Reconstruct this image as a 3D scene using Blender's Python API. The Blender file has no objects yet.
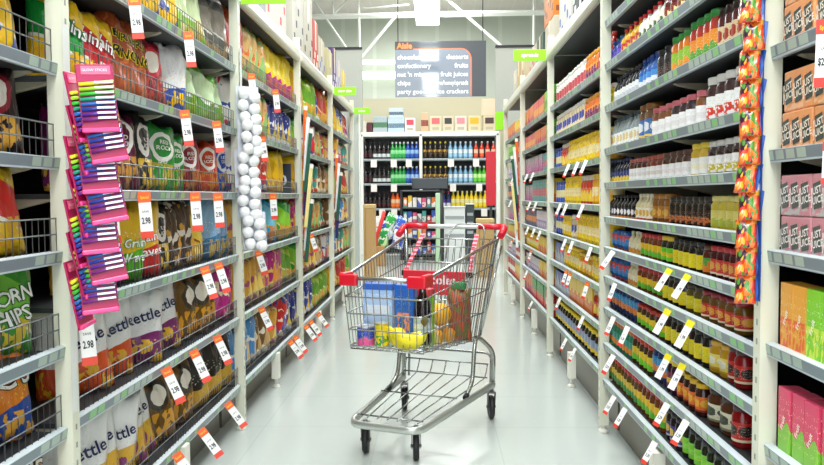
import bpy, bmesh, math, random
from mathutils import Vector, Matrix, noise
PI = math.pi
sc = bpy.context.scene
COL = sc.collection
RND = random.Random(7)
F = 760.0
VX, VY = 436.0, 196.0

# ------------------------------------------------------------------ materials
def lin(c):
    if isinstance(c, str):
        c = c.lstrip('#')
        if len(c) == 3: c = ''.join(k * 2 for k in c)
        c = [int(c[i:i + 2], 16) / 255 for i in (0, 2, 4)]
    return tuple((v / 12.92 if v <= .04045 else ((v + .055) / 1.055) ** 2.4) for v in c) + (1.0,)

_M = {}
class NB:
    def __init__(s, key, rough=.5, metal=0., spec=.5, coat=0.):
        s.m = bpy.data.materials.new(key); s.m.use_nodes = True
        s.t = s.m.node_tree; s.N = s.t.nodes
        s.b = s.N['Principled BSDF']
        s.b.inputs['Roughness'].default_value = rough
        s.b.inputs['Metallic'].default_value = metal
        s.b.inputs['Specular IOR Level'].default_value = spec
        s.b.inputs['Coat Weight'].default_value = coat
    def set(s, sock, v):
        if hasattr(v, 'links') or hasattr(v, 'is_linked'): s.t.links.new(v, sock)
        else: sock.default_value = v
    def math(s, op, a, b=0., c=0.):
        n = s.N.new('ShaderNodeMath'); n.operation = op
        s.set(n.inputs[0], a); s.set(n.inputs[1], b); s.set(n.inputs[2], c)
        return n.outputs[0]
    def mix(s, f, a, b):
        n = s.N.new('ShaderNodeMix'); n.data_type = 'RGBA'
        s.set(n.inputs[0], f); s.set(n.inputs[6], a); s.set(n.inputs[7], b)
        return n.outputs[2]
    def coord(s, which='Generated'):
        n = s.N.new('ShaderNodeTexCoord'); return n.outputs[which]
    def xyz(s, v):
        n = s.N.new('ShaderNodeSeparateXYZ'); s.t.links.new(v, n.inputs[0]); return n.outputs
    def noise(s, v, scale, det=2., stretch=None):
        if stretch:
            mp = s.N.new('ShaderNodeMapping'); s.t.links.new(v, mp.inputs[0]); mp.inputs['Scale'].default_value = stretch; v = mp.outputs[0]
        n = s.N.new('ShaderNodeTexNoise'); s.t.links.new(v, n.inputs['Vector'])
        n.inputs['Scale'].default_value = scale; n.inputs['Detail'].default_value = det
        return n.outputs[0]
    def gt(s, a, b): return s.math('GREATER_THAN', a, b)
    def lt(s, a, b): return s.math('LESS_THAN', a, b)
    def mul(s, a, b): return s.math('MULTIPLY', a, b)
    def color(s, c): s.set(s.b.inputs['Base Color'], c)
    def bump(s, h, strength=.3, dist=.005):
        n = s.N.new('ShaderNodeBump'); n.inputs['Strength'].default_value = strength; n.inputs['Distance'].default_value = dist
        s.t.links.new(h, n.inputs['Height']); s.t.links.new(n.outputs[0], s.b.inputs['Normal'])

def P(c, rough=.5, metal=0., spec=.5, coat=0., emit=0.):
    k = ('p', c, rough, metal, spec, coat, emit)
    if k in _M: return _M[k]
    n = NB('plain_' + str(c).strip('#'), rough, metal, spec, coat); n.color(lin(c))
    if emit:
        n.b.inputs['Emission Color'].default_value = lin(c); n.b.inputs['Emission Strength'].default_value = emit
    _M[k] = n.m; return n.m

def ellipse(n, x, z, cx, cz, a, b):
    u = n.math('DIVIDE', n.math('SUBTRACT', x, cx), a); v = n.math('DIVIDE', n.math('SUBTRACT', z, cz), b)
    return n.lt(n.math('ADD', n.mul(u, u), n.mul(v, v)), 1.)

def facecoord(n):
    g = n.coord(); o = n.xyz(g); nn = n.xyz(n.coord('Normal'))
    side = n.gt(n.math('ABSOLUTE', nn[0]), .6)
    h = n.math('ADD', n.mul(side, o[1]), n.mul(n.math('SUBTRACT', 1., side), o[0]))
    return g, h, o[2], o

def ART(c1, c2, c3, style=0, rough=.35, seed=0.):
    """printed label or carton art: ground c1, emblem c2, lines of print c3"""
    k = ('art', c1, c2, c3, style, rough, seed)
    if k in _M: return _M[k]
    n = NB('printed_art', rough)
    g, h, z, o = facecoord(n)
    col = lin(c1)
    if style == 0:      # oval emblem and a foot band
        col = n.mix(ellipse(n, h, z, .5, .56, .36, .28), col, lin(c2))
        col = n.mix(n.lt(z, .13), col, lin(c3))
    elif style == 1:    # upper ground, lower picture
        w = n.math('ADD', z, n.mul(n.math('SINE', n.mul(h, 6.)), .08))
        col = n.mix(n.lt(w, .45), col, lin(c2))
    elif style == 2:    # two bands
        col = n.mix(n.mul(n.gt(z, .3), n.lt(z, .62)), col, lin(c2))
    elif style == 3:    # diagonal
        col = n.mix(n.gt(n.math('ADD', z, n.mul(h, .6)), .85), col, lin(c2))
    elif style == 4:    # fruit blobs on the lower half
        bl = n.mul(n.gt(n.noise(g, 5.5, 1.), .5), n.lt(z, .5))
        col = n.mix(bl, col, lin(c2))
    ns = n.noise(g, 1., 3., (22., 22., 30.))
    bars = n.mul(n.gt(ns, .61), n.mul(n.gt(z, .2), n.lt(z, .85)))
    col = n.mix(n.mul(bars, n.gt(n.math('SINE', n.mul(z, 48.)), -.2)), col, lin(c3))
    n.color(col); _M[k] = n.m; return n.m

def BAGM(c1, c2, c3, style=0, chip='#d9a33a'):
    k = ('bag', c1, c2, c3, style, chip)
    if k in _M: return _M[k]
    n = NB('foil_bag_print', .3, 0., .45, .12)
    g = n.coord(); o = n.xyz(g); x, z = o[0], o[2]
    col = lin(c1)
    if style == 0:      # round badge, chips at the foot
        col = n.mix(ellipse(n, x, z, .5, .62, .27, .2), col, lin(c2))
        col = n.mix(ellipse(n, x, z, .5, .62, .19, .14), col, lin(c3))
        ch = n.mul(n.gt(n.noise(g, 6., 2.), .5), n.lt(z, .4))
        col = n.mix(ch, col, lin(chip))
    elif style == 1:    # slanted swoosh with chips under it
        d = n.math('ADD', z, n.mul(x, .35))
        col = n.mix(n.mul(n.gt(d, .55), n.lt(d, .92)), col, lin(c2))
        col = n.mix(n.mul(n.gt(d, .52), n.lt(d, .56)), col, lin(c3))
        ch = n.mul(n.gt(n.noise(g, 5., 2.), .5), n.lt(z, .36))
        col = n.mix(ch, col, lin(chip))
    elif style == 2:    # plain upper, coloured foot panel
        col = n.mix(n.lt(n.math('ADD', z, n.mul(n.math('SINE', n.mul(x, 5.)), .05)), .36), col, lin(c2))
        ch = n.mul(n.gt(n.noise(g, 7., 2.), .53), n.lt(z, .3))
        col = n.mix(ch, col, lin(chip))
        col = n.mix(n.mul(n.gt(n.noise(g, 1., 2., (18., 1., 34.)), .62), n.mul(n.gt(z, .4), n.lt(z, .56))), col, lin(c3))
    elif style == 3:    # zigzag patches
        col = n.mix(n.gt(n.noise(g, 2.4, 1.), .52), col, lin(c2))
        col = n.mix(n.gt(n.noise(g, 3.6, 2., (1., 1., 1.6)), .58), col, lin(c3))
    col = n.mix(n.mul(n.gt(n.math('SINE', n.mul(x, 210.)), 0.), n.gt(z, .955)), col, lin('#c9c6bf'))
    n.color(col)
    n.bump(n.noise(g, 1., 3., (6., 1., 3.5)), .8, .02)
    _M[k] = n.m; return n.m

# ------------------------------------------------------------------ mesh helpers
def box(bm, x0, x1, y0, y1, z0, z1, mi=0, bev=0.):
    vs = [bm.verts.new((x, y, z)) for z in (z0, z1) for y in (y0, y1) for x in (x0, x1)]
    fs = []
    for q in ((0, 2, 3, 1), (4, 5, 7, 6), (0, 1, 5, 4), (1, 3, 7, 5), (3, 2, 6, 7), (2, 0, 4, 6)):
        f = bm.faces.new([vs[i] for i in q]); f.material_index = mi; fs.append(f)
    if x1 < x0: bmesh.ops.reverse_faces(bm, faces=fs)
    if bev:
        es = list({e for f in fs for e in f.edges})
        r = bmesh.ops.bevel(bm, geom=es, offset=bev, segments=2, affect='EDGES', profile=.5, material=-1)
    return fs

def lathe(bm, prof, seg=14, mi=0, c=(0, 0), cap=True, smooth=True, a0=0., a1=2 * PI):
    full = abs(a1 - a0 - 2 * PI) < 1e-6
    rings = []
    for r, z in prof:
        k = seg if full else seg + 1
        rings.append([bm.verts.new((c[0] + r * math.cos(a0 + (a1 - a0) * i / seg), c[1] + r * math.sin(a0 + (a1 - a0) * i / seg), z)) for i in range(k)])
    for a, b in zip(rings, rings[1:]):
        k = len(a)
        for i in range(k if full else k - 1):
            f = bm.faces.new((a[i], a[(i + 1) % k], b[(i + 1) % k], b[i])); f.material_index = mi; f.smooth = smooth
    if cap and full:
        f = bm.faces.new(rings[0][::-1]); f.material_index = mi
        f = bm.faces.new(rings[-1]); f.material_index = mi

def tube(bm, pts, r, seg=6, mi=0, closed=False, cap=True):
    pts = [Vector(p) for p in pts]; n = len(pts); rings = []; up = None
    for i, p in enumerate(pts):
        if closed: t = (pts[(i + 1) % n] - pts[i - 1]).normalized()
        else: t = (pts[min(i + 1, n - 1)] - pts[max(i - 1, 0)]).normalized()
        if up is None:
            up = Vector((0, 0, 1)) if abs(t.z) < .9 else Vector((1, 0, 0))
        s = t.cross(up).normalized(); up = s.cross(t).normalized()
        rr = r(i / (n - 1)) if callable(r) else r
        rings.append([bm.verts.new(p + (s * math.cos(2 * PI * k / seg) + up * math.sin(2 * PI * k / seg)) * rr) for k in range(seg)])
    for i in range(n if closed else n - 1):
        a, b = rings[i], rings[(i + 1) % n]
        for k in range(seg):
            f = bm.faces.new((a[k], a[(k + 1) % seg], b[(k + 1) % seg], b[k])); f.material_index = mi; f.smooth = seg > 4
    if cap and not closed:
        bm.faces.new(rings[0][::-1]).material_index = mi; bm.faces.new(rings[-1]).material_index = mi

def fillet(pts, r, n=5, closed=False):
    pts = [Vector(p) for p in pts]; out = []; m = len(pts)
    for i, p in enumerate(pts):
        if not closed and i in (0, m - 1): out.append(p); continue
        a, b = pts[i - 1], pts[(i + 1) % m]
        d1, d2 = (a - p), (b - p); k = min(r, d1.length * .45, d2.length * .45)
        p1, p2 = p + d1.normalized() * k, p + d2.normalized() * k
        for j in range(n + 1):
            t = j / n; out.append(p1 * (1 - t) ** 2 + p * 2 * t * (1 - t) + p2 * t * t)
    return out

def sphere(bm, c, r, seg=10, rings=7, mi=0, sc3=(1, 1, 1)):
    m = Matrix.Translation(c) @ Matrix.Diagonal((sc3[0], sc3[1], sc3[2], 1))
    g = bmesh.ops.create_uvsphere(bm, u_segments=seg, v_segments=rings, radius=r, matrix=m)
    for v in g['verts']:
        for f in v.link_faces: f.material_index = mi; f.smooth = True

def mesh_of(bm, mats, name):
    bmesh.ops.recalc_face_normals(bm, faces=bm.faces[:]) if bm.faces else None
    me = bpy.data.meshes.new(name); bm.to_mesh(me); bm.free()
    for m in (mats if isinstance(mats, (list, tuple)) else [mats]): me.materials.append(m)
    return me

def obj(name, bm, mats, parent=None, loc=None):
    me = mesh_of(bm, mats, name) if isinstance(bm, bmesh.types.BMesh) else bm
    o = bpy.data.objects.new(name, me); COL.objects.link(o)
    if parent: o.parent = parent
    if loc: o.location = loc
    return o

def new(): return bmesh.new()
def tag(o, label=None, cat=None, group=None, kind=None):
    if label: o['label'] = label
    if cat: o['category'] = cat
    if group: o['group'] = group
    if kind: o['kind'] = kind
    return o
def empty(name, loc=(0, 0, 0), rz=0., label=None, cat=None, group=None):
    o = bpy.data.objects.new(name, None); COL.objects.link(o); o.empty_display_size = .05
    o.location = loc; o.rotation_euler = (0, 0, rz)
    return tag(o, label, cat, group)
def copy_tree(o, parent=None):
    c = o.copy(); COL.objects.link(c)
    if parent: c.parent = parent
    for ch in list(o.children): copy_tree(ch, c)
    return c

_T = {}
def text_bm(s, size, fn, bm=None, mi=0, shear=0., bold=0., sx=1.):
    """letters centred on 0,0 laid on a surface by fn(x, z) -> point"""
    k = (s, round(size, 5), shear, bold)
    if k not in _T:
        cu = bpy.data.curves.new('letters', 'FONT'); cu.body = s; cu.size = size; cu.align_x = 'CENTER'; cu.align_y = 'CENTER'
        cu.shear = shear; cu.offset = bold; cu.resolution_u = 2
        o = bpy.data.objects.new('letters', cu); COL.objects.link(o)
        dg = bpy.context.evaluated_depsgraph_get(); dg.update()
        me = bpy.data.meshes.new_from_object(o.evaluated_get(dg))
        _T[k] = ([tuple(v.co) for v in me.vertices], [tuple(p.vertices) for p in me.polygons])
        bpy.data.objects.remove(o); bpy.data.curves.remove(cu); bpy.data.meshes.remove(me)
    vs, fs = _T[k]
    bm = bm or new()
    bv = [bm.verts.new(fn(v[0] * sx, v[1])) for v in vs]
    for f in fs:
        try: bm.faces.new([bv[i] for i in f]).material_index = mi
        except ValueError: pass
    return bm

# ------------------------------------------------------------------ camera
def make_camera():
    cam = bpy.data.cameras.new('camera'); o = bpy.data.objects.new('camera', cam); COL.objects.link(o)
    yv = Vector((VX - 412, 232.5 - VY, -F)).normalized()
    zv = Vector((-.0045, 1, 0)); zv = (zv - yv * zv.dot(yv)).normalized()
    xv = yv.cross(zv)
    M = Matrix((xv, yv, zv))           # rows: world axes seen from the camera -> maps camera to world
    o.matrix_world = Matrix.Translation((0, 0, 1.2)) @ M.to_4x4()
    cam.sensor_width = 36; cam.lens = F / 824 * 36; cam.clip_end = 100
    sc.camera = o
make_camera()

# ------------------------------------------------------------------ setting
def floor_mat():
    n = NB('polished_floor', .16, 0., .5)
    c = n.coord('Object'); o = n.xyz(c)
    def seam(v): return n.lt(n.math('ABSOLUTE', n.math('SUBTRACT', n.math('FRACT', n.math('DIVIDE', v, .6)), .5)), .006)
    s = n.math('MAXIMUM', seam(o[0]), seam(o[1]))
    base = n.mix(n.noise(c, 1.2, 4.), lin('#b4bcb7'), lin('#bcc4bf'))
    n.color(n.mix(n.mul(s, .35), base, lin('#9ea6a1'))); return n.m
bm = new(); box(bm, -9, 9, -4, 26, -.1, 0)
tag(obj('floor', bm, floor_mat()), kind='structure')
def sheet_mat(c1, c2, period):
    n = NB('ribbed_sheet', .6); o = n.xyz(n.coord('Object'))
    n.color(n.mix(n.lt(n.math('FRACT', n.math('DIVIDE', o[0], period)), .12), lin(c1), lin(c2))); return n.m
bm = new(); box(bm, -9, 9, -4, 26, 6.35, 6.5)
tag(obj('ceiling', bm, sheet_mat('#efe6e4', '#f2ecea', .35)), kind='structure')
bm = new(); box(bm, -9, 9, 22, 22.2, 0, 6.35)
tag(obj('wall_back', bm, sheet_mat('#b9c1b6', '#c4ccc0', .9)), kind='structure')
bm = new(); box(bm, -9.2, -9, -4, 26, 0, 6.35); tag(obj('wall_left', bm, P('#c9cdc6', .7)), kind='structure')
bm = new(); box(bm, 9, 9.2, -4, 26, 0, 6.35); tag(obj('wall_right', bm, P('#c9cdc6', .7)), kind='structure')
# the lower cream wall behind the drinks shelves, and two grey bulkheads with black caps
bm = new(); box(bm, -6, 6, 16.6, 16.75, 0, 3.32); tag(obj('wall_inner', bm, P('#c2bda2', .6)), kind='structure')
for nm, x0, x1 in (('trim_1', -4.2, -1.40), ('trim_2', 1.14, 3.5)):
    bm = new(); box(bm, x0, x1, 14.6, 14.7, 2.45, 4.0); box(bm, x0, x1, 14.58, 14.72, 4.0, 4.045, 1)
    tag(obj(nm, bm, [P('#a3a69e', .5), P('#15171a')]), kind='structure')
# steel roof frame
steel = P('#e4e8e2', .4)
def strut(bm, a, b, w=.05): tube(bm, [a, b], w * .55, 4)
ty = 19.5; k_ = ty / F
def wp(px, py, Y=ty): return ((px - VX) / F * Y, Y, 1.2 + (VY - py) / F * Y)
for i, segs in enumerate((
        [((250, 18), (640, 16), .13)],
        [((360, -20), (361, 66), .06), ((335, -20), (335, 16), .06), ((533, -20), (533, 60), .06)],
        [((300, -22), (350, 52), .05), ((397, 18), (361, 60), .06), ((355, -4), (335, 16), .05), ((436, -8), (512, 58), .06), ((520, -14), (560, 22), .05), ((365, 10), (410, 7), .03)])):
    bm = new()
    for a, b, w in segs: strut(bm, wp(*a), wp(*b), w)
    tag(obj('trim_%d' % (3 + i), bm, steel), kind='structure')
# wall-side strip lights far behind, left of the sign
for i, (y, w) in enumerate(((63, .05), (76, .09))):
    bm = new(); p = wp(345, y, 21.6); q = wp(420, y, 21.6)
    box(bm, p[0], q[0], 21.5, 21.7, p[2] - w, p[2] + w)
    tag(obj('wall_light', bm, P('#f4f6ee', .4, emit=(.8 if i == 0 else 1.6))), ('thin upper' if i == 0 else 'thick lower') + ' horizontal strip light on the far grey wall', 'light')

# ceiling battens over the aisle
def ceiling_light(y0, y1, where):
    r = empty('ceiling_light', (-.095, (y0 + y1) / 2, 3.4), 0, 'long white fluorescent ceiling light ' + where, 'light', 'fluorescent battens over the aisle')
    h = (y1 - y0) / 2
    b = new(); box(b, -.15, .15, -h, h, .03, .09, bev=.008); obj('housing', b, P('#f2f5f4', .4), r)
    b = new(); box(b, -.142, .142, -h + .02, h - .02, .0, .03); obj('diffuser', b, P('#f4fbff', .3, emit=LAMP), r)
    for s in (-1, 1):
        b = new(); box(b, -.15, .15, s * h - .012, s * h + .012, -.004, .094); obj('end_cap', b, P('#e8ecec', .4), r)
        b = new(); tube(b, [(0, s * h * .7, .09), (0, s * h * .7, 2.94)], .008, 5); obj('hanger', b, P('#c8ccc8', .4), r)
LAMP = 8.
for y0, y1, w in ((-3.2, -.4, 'behind the camera'), (.0, 2.5, 'above the nearest rack bays'), (2.9, 5.5, 'reflected lowest in the aisle sign'), (6.7, 7.95, 'short one before the sign'), (8.2, 9.9, 'seen above the aisle sign')):
    ceiling_light(y0, y1, w)
def area(name, loc, sx, sy, e, rot=(0, 0, 0), col=(1, 1, .98)):
    l = bpy.data.lights.new(name, 'AREA'); l.shape = 'RECTANGLE'; l.size = sx; l.size_y = sy; l.energy = e; l.color = col
    o = bpy.data.objects.new(name, l); COL.objects.link(o); o.location = loc; o.rotation_euler = rot
for i, (x, y, e) in enumerate(((-.1, -1.5, 190), (-.1, 4.5, 160), (-.1, 11.5, 130), (-4., 14, 130), (4., 14, 130), (0, 18.6, 170))):  # area lights added above the view to brighten aisle and far end
    area('high_bay_lamp', (x, y, 6.1), 2.2, 2.2, e)
w = bpy.data.worlds.new('world'); sc.world = w; w.use_nodes = True
w.node_tree.nodes['Background'].inputs[0].default_value = (.93, .97, 1., 1); w.node_tree.nodes['Background'].inputs[1].default_value = 1.3
sc.view_settings.view_transform = 'Standard'; sc.view_settings.look = 'None'; sc.view_settings.exposure = 0.92; sc.view_settings.gamma = 1

# ------------------------------------------------------------------ racks
XL, XR = .99, .82
def rail_mat():
    n = NB('ticket_rail', .35)
    o = n.xyz(n.coord('Object')); y = n.math('DIVIDE', o[1], .055)
    cell = n.math('FLOOR', y); fr = n.math('FRACT', y)
    wn = n.N.new('ShaderNodeTexWhiteNoise'); wn.noise_dimensions = '1D'; n.t.links.new(cell, wn.inputs['W'])
    r = wn.outputs['Value']; g = n.xyz(n.coord())[2]
    inn = n.mul(n.mul(n.gt(fr, .1), n.lt(fr, .88)), n.mul(n.gt(g, .2), n.lt(g, .82)))
    c = n.mix(n.mul(inn, n.gt(r, .45)), lin('#78858c'), lin('#a9bcae'))
    c = n.mix(n.mul(inn, n.gt(r, .78)), c, lin('#86c47c'))
    c = n.mix(n.gt(g, .86), c, lin('#c6d2d6')); c = n.mix(n.lt(g, .13), c, lin('#b8c4c8'))
    n.color(c); return n.m
def post_mat():
    n = NB('slotted_post', .45)
    o = n.xyz(n.coord('Object')); f = n.math('FRACT', n.math('DIVIDE', o[2], .05))
    nn = n.xyz(n.coord('Normal'))
    m = n.mul(n.mul(n.gt(f, .3), n.lt(f, .62)), n.mul(n.gt(n.math('ABSOLUTE', nn[0]), .6), n.lt(n.math('ABSOLUTE', o[1]), .005)))
    n.color(n.mix(m, lin('#d9dac6'), lin('#8d9188'))); return n.m
RAIL, POST, DECK, BACK, WIRE = rail_mat(), post_mat(), P('#33373a', .5), P('#111213', .7), P('#74797b', .35, .8)
BRK, KICK, PALE = P('#b9b59c', .5), P('#6a665a', .35, .3), P('#ecebdd', .45)
LV_L = [1.83, 1.512, 1.19, .875, .552, .205]
LV_LE = [1.79, 1.525, 1.275, 1.024, .766, .544, .29]
LV_R = [2.02, 1.81, 1.605, 1.396, 1.229, 1.06, .91, .766, .609, .431, .245]
LV_RB = [1.81, 1.59, 1.36, 1.115, .895, .70, .50, .27]
LV_RE = [1.79, 1.533, 1.277, 1.026, .79, .53, .29]
def rack_bay(s, y0, y1, levels, label, fence, nposts=(True, False), foot=True, depth=.46):
    """s: -1 left, +1 right; d counts away from the aisle face"""
    X = XL if s < 0 else XR
    r = empty('shelving_bay', (s * X, y0, 0), 0, label, 'shelving', 'store shelving bays')
    L = y1 - y0
    def bx(d0, d1, a, b, z0, z1, m, name, par=r, bm=None, bev=0):
        q = bm or new(); box(q, *sorted((s * d0, s * d1)), a, b, z0, z1, bev=bev)
        return q if bm else obj(name, q, m, par)
    if nposts[0]: bx(0, .045, -.02, .02, .04, 2.36, POST, 'post')
    if nposts[1]: bx(0, .045, L - .02, L + .02, .04, 2.36, POST, 'post')
    for yy, ok in ((0, nposts[0]), (L / 2, foot), (L, nposts[1])):
        if not ok: continue
        b = new()
        if yy == L / 2: box(b, *sorted((0, s * .045)), yy - .03, yy + .03, .06, .22)
        lathe(b, [(.012, .02), (.012, .07)], 8, c=(s * .022, yy)); lathe(b, [(.025, 0), (.025, .012), (.012, .022)], 10, c=(s * .022, yy))
        obj('foot', b, PALE, r)
    a, e = .022, L - .022
    bx(depth, depth + .02, a, e, .06, 2.2, BACK, 'back_panel')
    bx(*((.13, .15) if s < 0 else (.10, .115)), a, e, 0.001, .2 if s < 0 else .245, KICK if s < 0 else P('#716b5c', .3, .3), 'kick_plate')
    q = new(); box(q, *sorted((-s * .012, s * .035)), a - .002, e + .002, 2.185, 2.27, bev=.018); obj('beam', q, P('#cfcfbf', .4), r)
    bx(.035, depth, a, e, 2.22, 2.235, P('#4a4c4c', .6), 'top_deck')
    for i, z in enumerate(levels):
        sh = bx(.036, depth, a, e, z + .008, z + .022, DECK, 'shelf')
        q = new()
        for c0, c1 in ((a, L / 2 - .002), (L / 2 + .002, e)):
            pr = [(.018, z), (.013, z + .033), (.034, z + .036), (.036, z + .002)]
            vs = [[q.verts.new((s * d, yy, zz)) for d, zz in pr] for yy in (c0, c1)]
            for k in range(4): q.faces.new((vs[0][k], vs[0][(k + 1) % 4], vs[1][(k + 1) % 4], vs[1][k]))
            q.faces.new(vs[0]); q.faces.new(vs[1][::-1])
        obj('ticket_rail', q, RAIL, sh)
        for yy in (a + .03, L / 2, e - .03):
            q = new()
            vs = [q.verts.new((s * d, yy + t, zz)) for t in (-.012, .012) for d, zz in ((.07, z + .008), (depth, z + .008), (depth, z - .06), (.3, z - .05), (.09, z - .0))]
            q.faces.new(vs[:5]); q.faces.new(vs[5:][::-1])
            for k in range(5): q.faces.new((vs[k], vs[(k + 1) % 5], vs[5 + (k + 1) % 5], vs[5 + k]))
            obj('bracket', q, BRK, sh)
        if fence:
            q = new(); h = fence; zt = z + .037
            for zz in (zt + h, zt + h * .5): tube(q, [(s * .03, a, zz), (s * .03, e, zz)], .0022, 4)
            n = int((e - a) / .03)
            for k in range(n + 1):
                yy = a + (e - a) * k / n; tube(q, [(s * .03, yy, z + .03), (s * .03, yy, zt + h)], .0014 if k % 8 else .0024, 3, cap=False)
            obj('wire_fence', q, WIRE, sh)
    return r
YL = [.27, 2.03, 3.85, 5.58, 7.32, 9.2]
YR = [.15, 1.96, 3.83, 5.64, 7.44, 9.25]
BN_L = ['cut-off left bay', 'nearest full left bay', 'second left bay', 'third left bay', 'last left bay']
BN_R = ['cut-off right bay', 'nearest full right bay', 'second right bay', 'third right bay', 'last right bay']
ORD = ['first', 'second', 'third', 'fourth', 'fifth', 'sixth', 'seventh', 'eighth', 'ninth', 'tenth', 'eleventh', 'twelfth', 'thirteenth', 'fourteenth', 'fifteenth', 'sixteenth', 'seventeenth', 'eighteenth', 'nineteenth', 'twentieth']
BAYTXT = ['cut off by the picture edge', 'nearest full bay of the aisle', 'second full bay along the aisle', 'third full bay along the aisle', 'last bay at the far end of the aisle']
for i in range(5):
    rack_bay(-1, YL[i], YL[i + 1], [LV_LE, LV_L, LV_L, LV_L, LV_L][i], 'white and grey shelving on the left, ' + BAYTXT[i], [.085, .085, .075, 0, 0][i], (True, i == 4))
    rack_bay(1, YR[i], YR[i + 1], [LV_RE, LV_R, LV_RB, LV_RB, LV_RB][i], 'white and grey shelving on the right, ' + BAYTXT[i], 0, (True, i == 4))

# ------------------------------------------------------------------ goods
class Look:
    def __init__(s, name, label, cat, make, w, h, d): s.name, s.label, s.cat, s.make, s.w, s.h, s.d, s.proto = name, label, cat, make, w, h, d, None
    def get(s):
        if s.proto is None:
            parts = s.make()
            if len(parts) == 1 and parts[0][0] is None:
                s.proto = obj(s.name, parts[0][1], parts[0][2]); return s.proto
            s.proto = empty(s.name)
            for nm, bm, m in parts: obj(nm, bm, m, s.proto)
            return s.proto
        return copy_tree(s.proto)
PLACED = []
def put(look, loc, rz=0., place='', rx=0., ry=0., scale=1., order=0.):
    o = look.get(); o.location = loc; o.rotation_mode = 'XYZ'
    o.rotation_euler = (rx, ry, rz); o.scale = (scale,) * 3
    PLACED.append((o, look, place, order)); return o

def jar_look(label, h, r, body, lid, art, simple=False, shape='jar', cat='jar', seg=14):
    """art: material of the paper label or None"""
    B = P(body, .12, 0., .6); Ld = P(lid, .35)
    def make():
        b, l, p = new(), new(), new()
        if shape == 'jar':
            lathe(b, [(r * .9, 0), (r, .06 * h), (r, .74 * h), (r * .82, .82 * h), (r * .8, .85 * h)], seg)
            lathe(l, [(r * .88, .84 * h), (r * .9, .98 * h), (r * .84, h)], seg)
            z0, z1, rr = .15 * h, .6 * h, r * 1.012
        elif shape == 'bottle':
            lathe(b, [(r * .9, 0), (r, .04 * h), (r, .58 * h), (r * .85, .66 * h), (r * .42, .78 * h), (r * .36, .9 * h)], seg)
            lathe(l, [(r * .42, .88 * h), (r * .42, .99 * h), (r * .36, h)], seg)
            z0, z1, rr = .1 * h, .52 * h, r * 1.012
        elif shape == 'squeeze':
            lathe(b, [(r * .7, .14 * h), (r * .9, .2 * h), (r, .35 * h), (r * .96, .7 * h), (r * .8, .95 * h), (r * .5, h)], seg)
            lathe(l, [(r * .72, 0), (r * .74, .13 * h), (r * .66, .15 * h)], seg)
            z0, z1, rr = .3 * h, .78 * h, r * 1.02
        elif shape == 'tub':
            lathe(b, [(r * .86, 0), (r * .97, .88 * h)], seg)
            lathe(l, [(r, .87 * h), (r, .98 * h), (r * .95, h)], seg)
            z0, z1, rr = .1 * h, .8 * h, r * .985
        elif shape == 'can':
            lathe(b, [(r * .95, 0), (r, .02 * h), (r, .97 * h), (r * .94, h)], seg)
            lathe(l, [(r * .99, .965 * h), (r * .99, h * 1.005), (r * .9, h * 1.005), (r * .9, .985 * h)], seg)
            z0, z1, rr = .05 * h, .94 * h, r * 1.012
        lathe(p, [(rr, z0), (rr, z1)], seg, cap=False)
        if simple:
            me = new()
            for src, mi in ((b, 0), (l, 1), (p, 2)):
                for f in src.faces: f.material_index = mi
                tmp = bpy.data.meshes.new('t'); src.to_mesh(tmp); src.free(); me.from_mesh(tmp); bpy.data.meshes.remove(tmp)
            return [(None, me, [B, Ld, art or B])]
        out = [('glass', b, B), ('lid', l, Ld)]
        if art: out.append(('paper_label', p, art))
        return out
    return Look({'jar': 'sauce_jar', 'bottle': 'sauce_bottle', 'squeeze': 'squeeze_bottle', 'tub': 'food_tub', 'can': 'food_can'}[shape], label, cat, make, 2 * r, h, 2 * r)

def carton_look(label, w, h, d, art, cat='box', name='food_box', text=None, tcol='#fff', tsize=.02, trot=0., badge=None, n=1, flap=None):
    def make():
        b = new(); box(b, -w / 2, w / 2, -d / 2, d / 2, 0, h, bev=min(w, h, d) * .04)
        if not (text or flap): return [(None, b, art)]
        out = [('carton', b, art)]
        if flap:
            q = new(); box(q, -w / 2 * 1.005, w / 2 * 1.005, -d / 2 * 1.01, d / 2 * 1.01, h * .9, h * 1.005); out.append(('closure', q, P(flap, .35)))
        if text:
            q = new(); g = new()
            for k in range(n):
                cx = (k + .5) / n * w - w / 2; ca, sa = math.cos(trot), math.sin(trot)
                if badge:
                    bw, bh = w / n * .38, h * .3
                    vs = [g.verts.new((cx + x * ca - z * sa, -d / 2 - .0012, h * .5 + x * sa + z * ca)) for x, z in ((-bw, -bh), (bw * .8, -bh), (bw, bh), (-bw * .8, bh))]
                    g.faces.new(vs)
                for li, ln in enumerate(text.split('/')):
                    dz = (len(text.split('/')) / 2 - .5 - li) * tsize * .95
                    text_bm(ln, tsize, lambda x, z: Vector((cx + x * ca - (z + dz) * sa, -d / 2 - .002, h * .5 + x * sa + (z + dz) * ca)), q, bold=tsize * .02)
            if badge: out.append(('badge', g, P(badge, .4)))
            else: g.free()
            out.append(('lettering', q, P(tcol, .4)))
        return out
    return Look(name, label, cat, make, w, h, d)

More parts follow.
